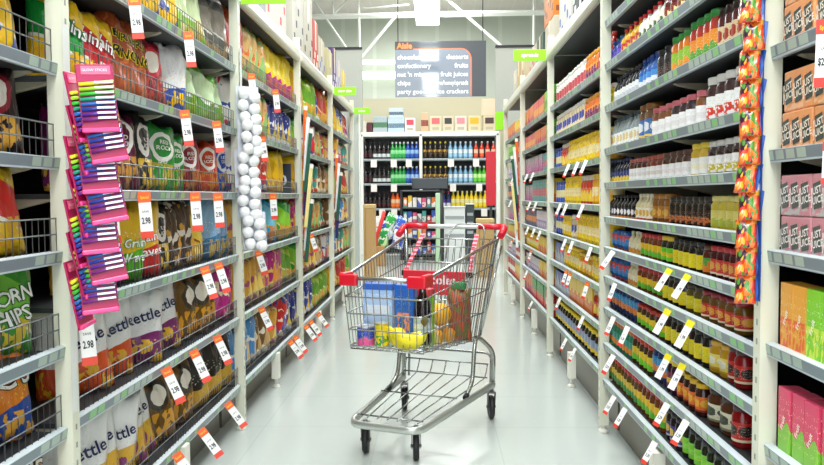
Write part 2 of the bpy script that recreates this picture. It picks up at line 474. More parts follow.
def bag_surface(w, h, t, seed):
    def th(u, v):      # u,v in -1..1
        a = max(0., 1 - abs(u) ** 2.6); e = max(0., 1 - abs(v) ** 5)
        base = t / 2 * (a ** .62) * (e ** .5)
        wr = .017 * noise.noise(Vector((u * 2.6 + seed * 3.1, v * 2.2, seed))) * a + .007 * noise.noise(Vector((u * 6 + seed, v * 5, seed))) * a
        fold = .009 * math.sin(u * 17 + seed + 2 * noise.noise(Vector((u, v, seed)))) * (abs(v) ** 3) * a * (1 - abs(v) ** 12)
        return max(0.0012, base + (wr + fold) * min(1, base / .01))
    def pt(u, v, side):
        x = u * w / 2 * (1 - .07 * max(0, v) ** 2 - .09 * (1 - abs(v) ** 2.2) ** 1.5 + .05 * noise.noise(Vector((u, v * 2, seed + 9))))
        z = h / 2 + v * h / 2 + (max(0, v) ** 3) * (.05 * noise.noise(Vector((u * 1.6, 0, seed))) - .012 * u * u)
        return Vector((x, -side * th(u, v), z))
    return pt
def bag_bm(w, h, t, seed, nx=14, nz=18, pt=None):
    pt = pt or bag_surface(w, h, t, seed); b = new(); gr = {}
    for sd in (1, -1):
        for i in range(nx + 1):
            for j in range(nz + 1):
                u = -1 + 2 * i / nx; v = -1 + 2 * j / nz; v = math.copysign(abs(v) ** .8, v)
                edge = i in (0, nx)
                key = (i, j, 0 if edge else sd)
                if key not in gr:
                    p = pt(u, v, sd)
                    if edge: p.y = 0
                    gr[key] = b.verts.new(p)
    for sd in (1, -1):
        for i in range(nx):
            for j in range(nz):
                q = [gr[(a, c, 0 if a in (0, nx) else sd)] for a, c in ((i, j), (i + 1, j), (i + 1, j + 1), (i, j + 1))]
                f = b.faces.new(q if sd > 0 else q[::-1]); f.smooth = True
    for j in (0, nz):
        for i in range(nx):
            vs = []
            for key in ((i, j, 0 if i == 0 else 1), (i + 1, j, 0 if i + 1 == nx else 1), (i + 1, j, 0 if i + 1 == nx else -1), (i, j, 0 if i == 0 else -1)):
                if gr[key] not in vs: vs.append(gr[key])
            try: b.faces.new(vs)
            except ValueError: pass
    return b
def bag_look(label, w, h, t, m, lines=(), seed=1, cat='bag', name='snack_bag', lo=False):
    """lines: (text, size, x, z, rotation, colour, outline)"""
    pt = bag_surface(w, h, t, seed)
    def make():
        b = bag_bm(w, h, t, seed, 6 if lo else 14, 8 if lo else 18, pt)
        if not lines: return [(None, b, m)]
        out = [('pouch', b, m)]
        for (s, size, x0, z0, rot, colr, outline) in lines:
            ca, sa = math.cos(rot), math.sin(rot)
            def fn(off):
                def g(x, z):
                    X = x0 + x * ca - z * sa; Z = z0 + x * sa + z * ca
                    p = pt(max(-.98, min(.98, X / (w / 2))), max(-.98, min(.98, (Z - h / 2) / (h / 2))), 1)
                    return Vector((X, p.y - off, Z))
                return g
            if outline:
                out.append(('lettering_outline', text_bm(s, size, fn(.003), bold=size * .06), P(outline, .4)))
            out.append(('lettering', text_bm(s, size, fn(.0045), bold=size * .015), P(colr, .4)))
        return out
    return Look(name, label, cat, make, w, h, t)

# ---- run of goods on a shelf
def ypx(s, px, d=.07):
    X = (XL if s < 0 else XR) + d
    return F * X / abs(px - VX)
BIG = ((1.12, 1.3), (1.24, 1.42), (1.2, 1.3))
def row(s, bay, lv, levels, look, y0, y1, n=None, d=.05, yaw=0., jit=.0, lean=0., pad=1.0, fit=True, drop=0., stack=1):
    """n items of a look between depths y0 and y1 on one shelf"""
    X = XL if s < 0 else XR
    y0, y1 = min(y0, y1), max(y0, y1); span = y1 - y0
    if n is None: n = max(1, int(span / (look.w * 1.03)))
    pitch = span / n
    bn = (BN_L if s < 0 else BN_R)[bay]
    place = '%s shelf, %s' % (ORD[lv] if lv else 'top', bn)
    z = levels[lv] + .0225
    sc_ = min(1., pitch / (look.w * 1.01)) if fit and not yaw else 1.
    zs = 1.
    if not yaw and stack == 1 and lv > 0 and bay:
        gap = levels[lv - 1] + .008 - levels[lv] - .0225
        zs = max(.8, min(1.3, gap * (.68 + .16 * RND.random()) / (look.h * sc_)))
    for k in range(n):
        y = y0 + (k + .5) * pitch
        dep = d + look.d / 2 + (abs(math.sin(yaw)) * look.w * .42 if yaw else 0)
        j = (RND.random() - .5) * jit
        for q in range(stack):
            rz = (PI / 2 if s < 0 else -PI / 2) + (-yaw if s < 0 else yaw) + j
            o = put(look, (s * (X + dep + (RND.random() * .006)), y, z + q * (look.h + .001) * sc_ - drop), rz, place, rx=-lean * RND.uniform(.3, 1.6) if yaw else 0., ry=RND.uniform(-.14, .14) if yaw else 0., scale=sc_ * (RND.uniform(.92, 1.08) * BIG[(bay == 2) + (bay > 2)][lv == 0] if yaw and bay else 1.), order=y + q * .001)
            if zs != 1.: o.scale = (sc_, sc_, sc_ * zs)

# ---- snack bags of the left racks
BW, BH, BT = .175, .255, .10
K = {}
def bag(key, label, m, lines=(), w=BW, h=BH, t=BT, seed=None, lo=False):
    K[key] = bag_look(label, w, h, t, m, lines, seed or (len(K) * 1.7 + 1), lo=lo)
bag('bluey', 'blue and yellow chip bag', BAGM('#1d3f9c', '#f0c11a', '#e8eef8', 1, '#f3c220'))
bag('palegreen', 'pale green chip bag', BAGM('#8fc04a', '#d9e7b4', '#f4f4ea', 1, '#c9b24a'))
bag('greypack', 'dark grey snack bag', BAGM('#5d5a55', '#8d8377', '#d7d2c8', 1, '#a5885a'))
bag('thinsg', 'yellow and green chip bag', BAGM('#f2c41c', '#1f9a3d', '#f4f2e0', 1, '#efb41c'), [('Thins', .056, .015, .165, -.3, '#f6f6f2', '#0d5a2a')])
bag('thinsr', 'yellow and red chip bag', BAGM('#f2c41c', '#d1202a', '#f4f2e0', 1, '#efb41c'), [('Thins', .056, .015, .16, -.3, '#f6f6f2', '#8a1018')])
bag('burger', 'red brown snack bag with yellow print', BAGM('#a34a22', '#b4552a', '#c86a36', 3, '#b8592a'), [('BURGER', .034, .016, .19, -.06, '#131008', '#f3e11c'), ('RINGS', .042, .016, .14, -.06, '#131008', '#f3e11c')])
bag('redmaroon', 'crimson chip bag', BAGM('#8f1626', '#c9283a', '#efe6d8', 0, '#b5483a'))
bag('blueyw', 'blue chip bag with white print', BAGM('#e8eaea', '#1d4fb4', '#f2c41c', 2, '#f2c41c'))
bag('green2', 'green and white chip bag', BAGM('#6fae3e', '#c9dfb0', '#f0f4e6', 1, '#8fae3a'))
def deli(key, label, c, chip):
    bag(key, label, BAGM(c, '#ebe7e0', c, 0, chip), [('RED', .02, 0, .17, 0, '#ece8e0', None), ('ROCK', .02, 0, .15, 0, '#ece8e0', None), ('DELI', .017, 0, .105, 0, '#ece8e0', None)])
deli('dpurple', 'purple chip bag with white badge', '#6b1550', '#d9a53c')
deli('dmaroon', 'maroon chip bag with white badge', '#571430', '#c98f3a')
deli('dblack', 'black chip bag with white badge', '#23211f', '#d9b23c')
deli('dgreen', 'green chip bag with white badge', '#2f8f3a', '#b7a53c')
deli('dred', 'dark red chip bag with white badge', '#8a1c2a', '#c2732f')
deli('dorange', 'orange red chip bag with white badge', '#c2421f', '#d9862f')
deli('dblue', 'blue chip bag with white badge', '#1f4fae', '#d6a83a')
def waves(key, label, c, band):
    bag(key, label, BAGM('#eec02a', c, '#f3efe0', 2, c), [('Grain', .04, .012, .125, .15, '#fbfbf7', c), ('Waves', .04, .018, .08, .15, '#fbfbf7', c)])
waves('wpurple', 'yellow and purple wave chip bag', '#5b1d8f', 0)
waves('wgreen', 'yellow and green wave chip bag', '#5cb52a', 0)
waves('wred', 'yellow and red wave chip bag', '#cf2a22', 0)
bag('blackgold', 'black chip bag with gold foot', BAGM('#2a2522', '#d8a93a', '#efe3c0', 2, '#e0b23c'))
bag('brownpic', 'brown nut bag with white patches', BAGM('#4c3a2a', '#d9a03a', '#efe6d6', 3, '#d9a23a'))
bag('yellowbag', 'golden yellow snack bag', BAGM('#dba81f', '#f0cf4a', '#7a4a18', 1, '#efcf5a'))
bag('skyblue', 'pale blue rice cracker bag', BAGM('#8fb7d6', '#3f7fae', '#eef4f8', 2, '#d7b45a'))
def kettle(key, label, foot, chip):
    bag(key, label, BAGM('#e9e9e6', foot, '#dcdad6', 2, chip), [('Kettle', .05, .022, .15, .3, '#1b2152', None)], w=.215, h=.27, t=.085)
kettle('ketred', 'white chip bag with orange red foot', '#d2501f', '#e8b02c')
kettle('ketpur', 'white chip bag with purple foot', '#7c2a6a', '#e6b53a')
kettle('ketyel', 'white chip bag with yellow foot', '#d9a92a', '#8a3a70')
bag('bronze', 'bronze brown chip bag with gold chips', BAGM('#6b4a14', '#3a3228', '#efe6d6', 0, '#d99a22'))
bag('pinkbag', 'magenta snack bag', BAGM('#c22a86', '#e86ab0', '#f6e6c0', 3, '#e8b53a'))
bag('corn', 'green corn chip bag with yellow chips', BAGM('#3c8f2c', '#77c23f', '#f0f0e0', 1, '#d9c23a'), [('CORN', .055, 0, .15, .3, '#f4f6ee', '#17451a'), ('CHIPS', .055, 0, .095, .3, '#f4f6ee', '#17451a')], w=.2)
bag('orangecc', 'orange and blue corn chip bag', BAGM('#e5801f', '#234a9f', '#f4d03a', 2, '#e6a83a'), [("CC'S", .075, 0, .165, .1, '#f6f2e6', '#3a1a10')], w=.19)
bag('blackred', 'black and red chip bag', BAGM('#2a1618', '#8f2030', '#e9e2d6', 0, '#d9a23a'))
bag('lemonpack', 'bright yellow snack bag', BAGM('#f0c81c', '#d8342a', '#f4f0e0', 1, '#e9b52a'))
A, S = 1, -1
def L(lv, key, p0, p1, n=None, bay=1, yaw=None, lean=.1):
    if yaw is None: yaw = .75 if key[:3] in ('ket',) else .6 if key[:2] in ('th', 'wp', 'wg', 'wr') else .32
    row(-1, bay, lv, LV_L if bay else LV_LE, K[key], ypx(-1, p0), ypx(-1, p1), n, d=.052, yaw=yaw, jit=.5, lean=lean, fit=False)
for spec in ((0, 'bluey', 80, 182, 4), (0, 'palegreen', 183, 206, 2), (0, 'greypack', 208, 230, 2),
        (1, 'thinsg', 72, 90, 1), (1, 'thinsr', 92, 118, 2), (1, 'burger', 119, 152, 2), (1, 'redmaroon', 154, 170, 1), (1, 'blueyw', 171, 186, 1), (1, 'green2', 188, 228, 3),
        (2, 'dpurple', 76, 104, 2), (2, 'dmaroon', 106, 137, 2), (2, 'dblack', 139, 158, 1), (2, 'dgreen', 160, 185, 2), (2, 'dred', 187, 205, 1), (2, 'dorange', 207, 221, 1), (2, 'dblue', 223, 230, 1),
        (3, 'blackgold', 76, 98, 1), (3, 'wpurple', 100, 126, 1), (3, 'wgreen', 127, 142, 1), (3, 'wred', 143, 158, 1), (3, 'dblack', 160, 170, 1), (3, 'brownpic', 172, 194, 2), (3, 'yellowbag', 195, 204, 1), (3, 'skyblue', 206, 231, 2),
        (4, 'ketred', 80, 134, 2), (4, 'ketpur', 135, 180, 2), (4, 'bronze', 182, 214, 3), (4, 'pinkbag', 216, 230, 1),
        (5, 'ketyel', 76, 150, 5), (5, 'bronze', 152, 194, 2), (5, 'blackgold', 196, 230, 3)):
    L(*spec)
for lv, key, n in ((1, 'bluey', 2), (2, 'blackred', 2), (3, 'lemonpack', 2), (4, 'corn', 2), (5, 'orangecc', 1), (5, 'corn', 1), (6, 'orangecc', 2)):
    y1 = 2.0 if not (lv == 5 and key == 'corn') else 1.8
    row(-1, 0, lv, LV_LE, K[key], y1 - .18 * n, y1, n, d=.052, yaw=.5, jit=.1, lean=.08, fit=False)
# second to last left bays, smaller in view
def lobag(key, label, c1, c2, c3, st, chip='#d9a33a', w=.17, h=.235): bag(key, label, BAGM(c1, c2, c3, st, chip), w=w, h=h, t=.07, lo=True)
lobag('f_tan', 'tan and green twist bag', '#d8b06a', '#8fbf6a', '#e2602a', 3)
lobag('f_orange', 'orange and red snack bag', '#d8602a', '#c02a2a', '#f0d6a0', 1)
lobag('f_yelpink', 'yellow and magenta twist bag', '#f2d41c', '#c42a86', '#f6f0d0', 2, '#e86a3a')
lobag('f_navy', 'navy and yellow snack bag', '#28399a', '#f0cf3a', '#e8eef4', 3)
lobag('f_white', 'white and red snack bag', '#e9e6e2', '#cf2a3a', '#2a4a9f', 3)
lobag('f_lemon', 'lemon yellow snack bag', '#f0cc14', '#e0b010', '#c98a1a', 1)
lobag('f_cyan', 'cyan pretzel bag', '#1f9fce', '#7fd0ea', '#e9c46a', 1, '#d88a3a')
lobag('f_green', 'bright green snack bag', '#2f9f3a', '#8fd03a', '#f0e6b0', 1)
lobag('f_gold', 'golden nut bag', '#d9a23a', '#f0d06a', '#a84a7a', 3)
lobag('f_pink', 'pink and orange nut bag', '#c22a86', '#efa03a', '#f6d66a', 3)
lobag('f_lime', 'lime green snack bag', '#a8d02a', '#6fae2a', '#f4f6d0', 1)
lobag('f_blue', 'light blue nut bag', '#4a8fce', '#e6c48a', '#f0efe6', 3)
lobag('f_red', 'red and blue snack bag', '#cf2a2a', '#2a4ab0', '#f4e6c0', 3)
lobag('f_brown', 'brown nut bag', '#7a5a32', '#d0a86a', '#efe6d6', 3)
lobag('f_multi', 'teal and cream lolly bag', '#3a9a8a', '#efe6c0', '#d8502a', 3)
def L2(bay, lv, seq, cut=0.):
    y0, y1 = YL[bay] + .04, YL[bay + 1] - .04 - cut; tot = sum(n for _, n in seq); y = y0
    for key, n in seq:
        d = (y1 - y0) * n / tot; row(-1, bay, lv, LV_L, K[key], y, y + d, n, d=.05, yaw=.45, jit=.6, lean=.08, fit=False); y += d
L2(2, 0, [('f_orange', 2), ('f_tan', 4), ('f_yelpink', 5)])
L2(2, 1, [('f_white', 2), ('f_tan', 3), ('f_navy', 5)])
L2(2, 2, [('f_white', 3), ('f_red', 3), ('f_lemon', 3)], .32)
L2(2, 3, [('f_gold', 2), ('f_cyan', 4), ('f_green', 4)])
L2(2, 4, [('f_gold', 5), ('f_pink', 5), ('f_lime', 2)])
L2(2, 5, [('f_blue', 4), ('f_brown', 2), ('f_gold', 2), ('f_red', 3), ('f_navy', 2)])
L2(3, 0, [('f_lemon', 3), ('f_lime', 3), ('f_navy', 2), ('f_orange', 2)])
L2(3, 1, [('f_green', 3), ('f_white', 3), ('f_tan', 3), ('f_red', 2)])
L2(3, 2, [('f_lemon', 3), ('f_multi', 4), ('f_brown', 3)])
L2(3, 3, [('f_pink', 4), ('f_tan', 3), ('f_multi', 3)])
L2(3, 4, [('f_green', 2), ('f_gold', 4), ('f_brown', 3), ('f_white', 2)])
L2(3, 5, [('f_navy', 5), ('f_lime', 5)])
L2(4, 0, [('f_lemon', 4), ('f_navy', 3), ('f_red', 3)])
L2(4, 1, [('f_gold', 4), ('f_white', 4), ('f_multi', 3)])
L2(4, 2, [('f_tan', 4), ('f_gold', 4), ('f_orange', 3)])
L2(4, 3, [('f_brown', 4), ('f_blue', 4), ('f_gold', 3)])
L2(4, 4, [('f_blue', 4), ('f_multi', 3), ('f_tan', 3)])
L2(4, 5, [('f_lemon', 4), ('f_orange', 3), ('f_lime', 3)])

# ---- jars and bottles of the right racks
def jar(key, label, h, w, body, lid, art, shape='jar', simple=False, cat='jar', seg=14):
    K[key] = jar_look(label, h, w / 2, body, lid, ART(*art) if art else None, simple, shape, cat, seg)
def R(lv, key, p0, p1, n, bay=1, d=.05):
    row(1, bay, lv, LV_R, K[key], ypx(1, p0, .08), ypx(1, p1, .08), n, d=d)
bt = 'bottle'
jar('purplebot', 'small purple sauce bottle', .10, .05, '#3a3f9a', '#2a6fae', ('#5a4ac0', '#3fb0c8', '#f0d06a', 1), bt, cat=bt)
jar('yelred', 'yellow sauce bottle with red cap', .135, .055, '#d8a81c', '#d01f24', ('#f0cf3a', '#c03028', '#f6f0d8', 3), 'bottle', cat=bt)
jar('whitered', 'white dressing bottle with red cap', .135, .055, '#e6dfcf', '#d01f24', ('#efe9dc', '#3a6a3a', '#b02a22', 0), 'bottle', cat=bt)
jar('maroonbot', 'maroon dressing bottle with red cap', .135, .055, '#571a18', '#c0262a', ('#f0e0a0', '#7a1a1a', '#f2cf3a', 3), 'bottle', cat=bt)
jar('lemonsm', 'small lemon yellow jar', .10, .055, '#cfae1c', '#e9e6da', ('#f0d43a', '#8fb03a', '#5a4a1a', 0))
jar('darkwhite', 'dark bottle with white label', .15, .05, '#23252e', '#2c2c30', ('#eef0ee', '#c9d0d6', '#2a2f3a', 2), 'bottle', cat=bt)
jar('bluewhite', 'blue and white label bottle', .145, .055, '#2a5fae', '#1f3f8f', ('#3f8fd6', '#e8eef4', '#d2405a', 2), 'bottle', cat=bt)
jar('blacktall', 'tall black bottle', .16, .056, '#1c1616', '#1a1a1a', ('#2a2222', '#4a3a34', '#cfc6b8', 0), 'jar', cat=bt)
jar('orgreen', 'orange dressing bottle with green cap', .145, .058, '#d8741c', '#2f8f3a', ('#8fbf3a', '#f08a1c', '#f6f0d8', 4), 'jar', cat=bt)
jar('redgreen', 'red sauce jar with green cap', .145, .058, '#b8301c', '#2f8f3a', ('#e8902a', '#5aa03a', '#f6efe0', 1), 'jar')
jar('tanred', 'dark red jar with tan label', .15, .06, '#4f0f10', '#2a1a14', ('#d9c49a', '#a0301c', '#3a1a10', 0), 'jar')
jar('clearw', 'clear bottle with white label', .12, .052, '#8d9a9c', '#3a4a50', ('#eef1ee', '#dfc88a', '#5a6a70', 0), 'bottle', cat=bt)
jar('bigbrown', 'wide brown jar with blue label', .13, .085, '#6b4218', '#8a5a24', ('#3f6fae', '#dfe6ec', '#f0d06a', 0))
jar('ginghamamber', 'amber jam jar with pink lid', .098, .062, '#7a4410', '#d8707a', ('#f1f0ee', '#e6e4e2', '#b8b4b4', 2))
jar('ginghamdark', 'dark jam jar with pink lid', .098, .062, '#2c0f18', '#d8707a', ('#f1f0ee', '#e6e4e2', '#b8b4b4', 2))
jar('fruitwhite', 'dark jam jar with fruit label', .125, .075, '#3a0c12', '#eceae4', ('#f2f2ef', '#d8342a', '#4a9a3a', 4))
jar('navyyel', 'navy and yellow sauce bottle', .115, .05, '#1d2338', '#26305a', ('#22357a', '#f0cf3a', '#e9e6da', 1), 'bottle', cat=bt)
jar('marwhite', 'maroon jar with white label', .098, .062, '#4a1518', '#b8605a', ('#f0efec', '#e0dcd8', '#9a7a7a', 2))
jar('redbrownj', 'red brown jar with white label', .1, .062, '#7a2a14', '#a84a3a', ('#efeeea', '#d9d0c8', '#8a6a5a', 2))
jar('brownwhite', 'brown pickle jar with white label', .105, .064, '#4a2410', '#5a3a2a', ('#f1f0ee', '#e9e4e2', '#c03a4a', 2))
jar('yelwhite', 'yellow mustard jar with white label', .11, .066, '#d8b01c', '#e6c83a', ('#f3f2ec', '#efe9cf', '#c9b23a', 2))
jar('purwhite', 'dark jar with fruit and white label', .115, .066, '#301018', '#d8d4d0', ('#f0efec', '#c8b83a', '#6a3a6a', 4))
jar('blackoval', 'black sauce bottle with white oval', .115, .05, '#14151c', '#17181c', ('#1a1c28', '#eef0f2', '#e08a2a', 0), 'bottle', cat=bt)
jar('cream', 'cream dressing bottle', .115, .05, '#e6d9ac', '#efe6c8', ('#efe9d2', '#d8a83a', '#b03a2a', 0), 'bottle', cat=bt)
jar('amberj', 'amber relish jar', .108, .06, '#8f5a1c', '#a8702a', ('#b8782a', '#d8a84a', '#5a2f10', 0))
jar('blackpic', 'black sauce jar with picture label', .112, .058, '#20140f', '#2a1e18', ('#2a1a12', '#b8602a', '#d8c8a0', 4))
jar('yelgreen', 'pale yellow pickle jar', .112, .066, '#c8b43a', '#d8cc7a', ('#d8cc6a', '#a8b03a', '#efe9c0', 1))
jar('bluered', 'blue and red sauce pouch bottle', .12, .06, '#2a6fc0', '#a03a4a', ('#2f86d0', '#d8403a', '#e9eef2', 3), 'squeeze', cat=bt)
jar('creamslim', 'slim cream bottle', .13, .04, '#e9dcb0', '#efe9cf', ('#efe6c6', '#d8902a', '#7a5a2a', 1), 'bottle', cat=bt)
jar('ygr', 'yellow and green relish bottle', .13, .055, '#7a3a18', '#c02a2a', ('#f2c81c', '#5ec02a', '#c8342a', 1), 'jar')
jar('greenband', 'dark sauce bottle with green band', .13, .06, '#1f1a16', '#e8c02a', ('#6fd02a', '#e9c81c', '#1f1a16', 2), 'jar')
jar('yelblack', 'yellow label jar with black lid', .135, .055, '#1c1712', '#171513', ('#f2dc1c', '#efe01c', '#2a2466', 2), 'jar')
jar('orangej', 'orange label chutney jar', .125, .06, '#5a1f10', '#5a3018', ('#e07a1c', '#3f9a3a', '#f0d06a', 3))
jar('redlid', 'dark sauce jar with red lid', .128, .058, '#4a0f14', '#c02a34', ('#d83a34', '#e9a83a', '#f2e6c8', 0))
jar('salsa', 'brown salsa jar with red lid', .122, .062, '#6b4a14', '#8f1f2c', ('#c8281f', '#e8a02a', '#f4e6c0', 0))
jar('yelplain', 'plain yellow mustard jar', .125, .06, '#5a4a10', '#3a3216', ('#e8d81c', '#f0e23a', '#a89a1c', 2))
jar('bluenavy', 'blue and navy spice bottle', .10, .05, '#1f3a7a', '#1f2f5a', ('#2a8fc8', '#e07a2a', '#f0f0e0', 1), 'squeeze', cat=bt)
jar('yelgrn2', 'yellow and lime label spice jar', .105, .05, '#4a2f14', '#c8341f', ('#f2cf1c', '#6fd02a', '#c83a1f', 1))
jar('bigyel', 'wide yellow cheese sauce jar', .125, .085, '#c8981c', '#d8a83a', ('#f0dc6a', '#f4f0d8', '#c9a01c', 0))
jar('reds', 'red salsa jar with dark lid', .12, .066, '#8f1518', '#3a1a1a', ('#c8281f', '#2a1a1a', '#f0e0c0', 0))
jar('teal', 'teal and orange spice jar', .10, .05, '#2a8a6a', '#d8702a', ('#2fa08a', '#e8902a', '#3a7ad0', 1))
jar('purplej', 'purple label jar with yellow rim', .11, .058, '#3a1430', '#e8c81c', ('#7a1f4a', '#e8c03a', '#f0e6d0', 2))
jar('orangelab', 'orange fruit label jar', .11, .056, '#3a1a10', '#e8b81c', ('#e8701c', '#f0b02a', '#8f1f18', 0))
jar('bigcream', 'large jar with cream label', .135, .115, '#5a2f14', '#2a1c14', ('#e6e2c4', '#3a3f30', '#8a8a6a', 0))
jar('green3', 'green label olive jar with black lid', .11, .056, '#1f2a14', '#161616', ('#7fd02a', '#9ae03a', '#2a4a1a', 2))
jar('purple2', 'purple fig jar with black lid', .11, .056, '#24121f', '#161616', ('#3a2a7a', '#e8c03a', '#d8d0e0', 0))
jar('multi', 'red capped spice jar', .10, .05, '#6a4a1c', '#d02a22', ('#e8c83a', '#3a9a4a', '#d83a2a', 1))
for spec in ((1, 'purplebot', 611, 622, 3), (1, 'yelred', 622, 640, 4), (1, 'whitered', 640, 665, 5), (1, 'maroonbot', 665, 740, 10),
        (2, 'lemonsm', 610, 615, 2), (2, 'darkwhite', 616, 640, 8), (2, 'bluewhite', 640, 657, 4), (2, 'blacktall', 658, 671, 2), (2, 'orgreen', 672, 690, 3), (2, 'redgreen', 690, 716, 4), (2, 'tanred', 717, 742, 4),
        (3, 'clearw', 613, 639, 8), (3, 'bigbrown', 640, 652, 2), (3, 'ginghamamber', 653, 672, 3), (3, 'ginghamdark', 672, 694, 3), (3, 'ginghamamber', 695, 706, 1), (3, 'fruitwhite', 707, 742, 4),
        (4, 'navyyel', 611, 632, 7), (4, 'marwhite', 632, 647, 4), (4, 'redbrownj', 648, 663, 3), (4, 'brownwhite', 664, 690, 4), (4, 'yelwhite', 691, 708, 2), (4, 'purwhite', 709, 742, 4),
        (5, 'blackoval', 611, 637, 8), (5, 'cream', 638, 653, 4), (5, 'amberj', 654, 672, 3), (5, 'blackpic', 672, 712, 7), (5, 'yelgreen', 712, 742, 4),
        (6, 'bluered', 614, 630, 4), (6, 'creamslim', 632, 643, 3), (6, 'ygr', 643, 664, 5), (6, 'greenband', 664, 675, 2), (6, 'yelblack', 675, 705, 5), (6, 'orangej', 705, 713, 1), (6, 'redlid', 713, 744, 5),
        (7, 'bluered', 613, 629, 4), (7, 'creamslim', 631, 640, 3), (7, 'ygr', 640, 665, 5), (7, 'yelblack', 666, 688, 4), (7, 'yelplain', 688, 704, 2), (7, 'salsa', 705, 746, 5),
        (8, 'bluenavy', 612, 640, 8), (8, 'yelgrn2', 640, 668, 6), (8, 'yelblack', 669, 712, 7), (8, 'bigyel', 712, 730, 2), (8, 'reds', 730, 746, 2),
        (9, 'teal', 612, 636, 8), (9, 'yelgrn2', 636, 656, 5), (9, 'bluenavy', 656, 670, 3), (9, 'purplej', 671, 680, 2), (9, 'orangelab', 681, 706, 4), (9, 'bigcream', 708, 732, 2), (9, 'reds', 734, 746, 1),
        (10, 'multi', 612, 642, 9), (10, 'ygr', 642, 668, 6), (10, 'purple2', 670, 686, 3), (10, 'green3', 687, 735, 7)):
    R(*spec)
# further right bays
def far(key, label, h, w, body, lid, art, shape='jar', cat='jar'): jar(key, label, h, w, body, lid, art, shape, True, cat, 10)
far('t_white', 'white tub with red and black print', .17, .10, '#eeece6', '#f2f0ea', ('#efeee8', '#c8505a', '#26242a', 2), 'tub', 'tub')
far('t_orange', 'orange drink jar', .17, .07, '#e8741c', '#e8a02a', ('#f0902a', '#7a2a6a', '#f4e06a', 1))
far('t_redbot', 'tall red bottle', .19, .06, '#b02a22', '#d83a2a', ('#d8402a', '#f0d8a0', '#2a6a3a', 3), 'bottle', 'bottle')
far('t_bluewh', 'white lidded jar with blue label', .14, .085, '#d9c8a0', '#f2f0ea', ('#f0e0b0', '#2a4fa8', '#c83a3a', 0))
far('t_yel', 'yellow label spread jar', .14, .09, '#efc81c', '#f2cc14', ('#f4d41c', '#f0e0a0', '#c8402a', 2))
far('t_yelblk', 'dark spread jar with yellow lid', .16, .095, '#241a16', '#f4d614', ('#f2d41c', '#8fa8c8', '#c83a2a', 2))
far('t_gold', 'golden honey jar', .15, .09, '#e0a01c', '#e8c02a', ('#f0b82a', '#f6e8b0', '#c8641c', 0))
far('t_red', 'red label spread jar', .15, .08, '#c83a22', '#d8d0c0', ('#d83a28', '#f4d03a', '#f4ecd8', 1))
far('t_blue', 'blue spread tub', .13, .09, '#2a4fb0', '#1f3fa0', ('#2a55c0', '#e8dca0', '#f4f0e6', 2), 'tub', 'tub')
def fbox(key, label, w, h, d, art): K[key] = carton_look(label, w, h, d, ART(*art))
fbox('b_bluegrey', 'grey box with blue top', .12, .16, .07, ('#aeb4c0', '#22409f', '#e8e2d0', 3))
fbox('b_orange', 'orange cordial box', .11, .18, .07, ('#e87a3a', '#c02f5a', '#f4d88a', 1))
fbox('b_pink', 'pink and orange box', .11, .18, .07, ('#e05a5a', '#f0a03a', '#f6e0c0', 2))
fbox('b_lime', 'lime green box', .13, .19, .08, ('#7fd01c', '#4aa01c', '#e9f4d0', 2))
fbox('b_magenta', 'magenta and grey box', .12, .17, .07, ('#b0408a', '#a8a4a8', '#efe0ea', 3))
fbox('b_teal', 'teal striped box', .12, .17, .07, ('#4a9a9a', '#c0546a', '#e8f0f0', 2))
fbox('b_white', 'white and lilac box', .12, .16, .07, ('#d8d0dc', '#7a5aa0', '#c84a5a', 4))
fbox('b_yellow', 'yellow cereal box', .12, .17, .07, ('#f0cc2a', '#d8701c', '#f6f0d0', 1))
fbox('b_green', 'green and red box', .13, .17, .08, ('#1f9a3f', '#d83a2a', '#f0f4e0', 1))
fbox('b_red', 'red and white box', .12, .16, .07, ('#cf2a2a', '#f0e8e0', '#2a3f8f', 2))
fbox('b_navy', 'navy box', .12, .16, .07, ('#22306a', '#e07a2a', '#d8dce8', 2))
def R2(bay, lv, seq, d=.05, stack=1):
    y0, y1 = YR[bay] + .03, YR[bay + 1] - .03; tot = sum(n * K[k].w for k, n in seq); y = y0
    for key, n in seq:
        dy = (y1 - y0) * n * K[key].w / tot; row(1, bay, lv, LV_RB, K[key], y, y + dy, n, d=d, stack=stack); y += dy
R2(2, 0, [('t_redbot', 5), ('t_orange', 5), ('t_white', 11)])
R2(2, 1, [('t_redbot', 4), ('t_orange', 6), ('t_bluewh', 12)])
R2(2, 2, [('t_gold', 4), ('t_yel', 10), ('t_red', 3), ('t_blue', 3)])
R2(2, 3, [('t_gold', 5), ('t_red', 4), ('t_yel', 6), ('t_blue', 4)])
R2(2, 4, [('t_yel', 10), ('t_bluewh', 2), ('t_yel', 4), ('t_blue', 3)])
R2(2, 5, [('t_yel', 5), ('t_gold', 4), ('t_yel', 6), ('b_bluegrey', 3)])
R2(2, 6, [('t_red', 5), ('b_yellow', 6), ('b_bluegrey', 5)])
R2(2, 7, [('t_yelblk', 18)])
R2(3, 0, [('b_lime', 4), ('b_pink', 6), ('b_orange', 5)])
R2(3, 1, [('b_lime', 3), ('b_orange', 6), ('b_pink', 6)])
R2(3, 2, [('b_teal', 5), ('b_magenta', 9)])
R2(3, 3, [('b_yellow', 3), ('b_teal', 7), ('b_magenta', 4)])
R2(3, 4, [('b_white', 8), ('b_navy', 6)])
R2(3, 5, [('b_yellow', 6), ('t_yel', 8)])
R2(3, 6, [('b_yellow', 7), ('b_white', 8)])
R2(3, 7, [('b_red', 3), ('b_green', 6), ('b_orange', 4)])
R2(4, 0, [('b_yellow', 8), ('b_orange', 7)])
R2(4, 1, [('b_pink', 7), ('b_lime', 6)])
R2(4, 2, [('b_magenta', 8), ('b_white', 6)])
R2(4, 3, [('b_teal', 8), ('b_navy', 6)])
R2(4, 4, [('b_white', 6), ('b_magenta', 8)])
R2(4, 5, [('b_yellow', 14)])
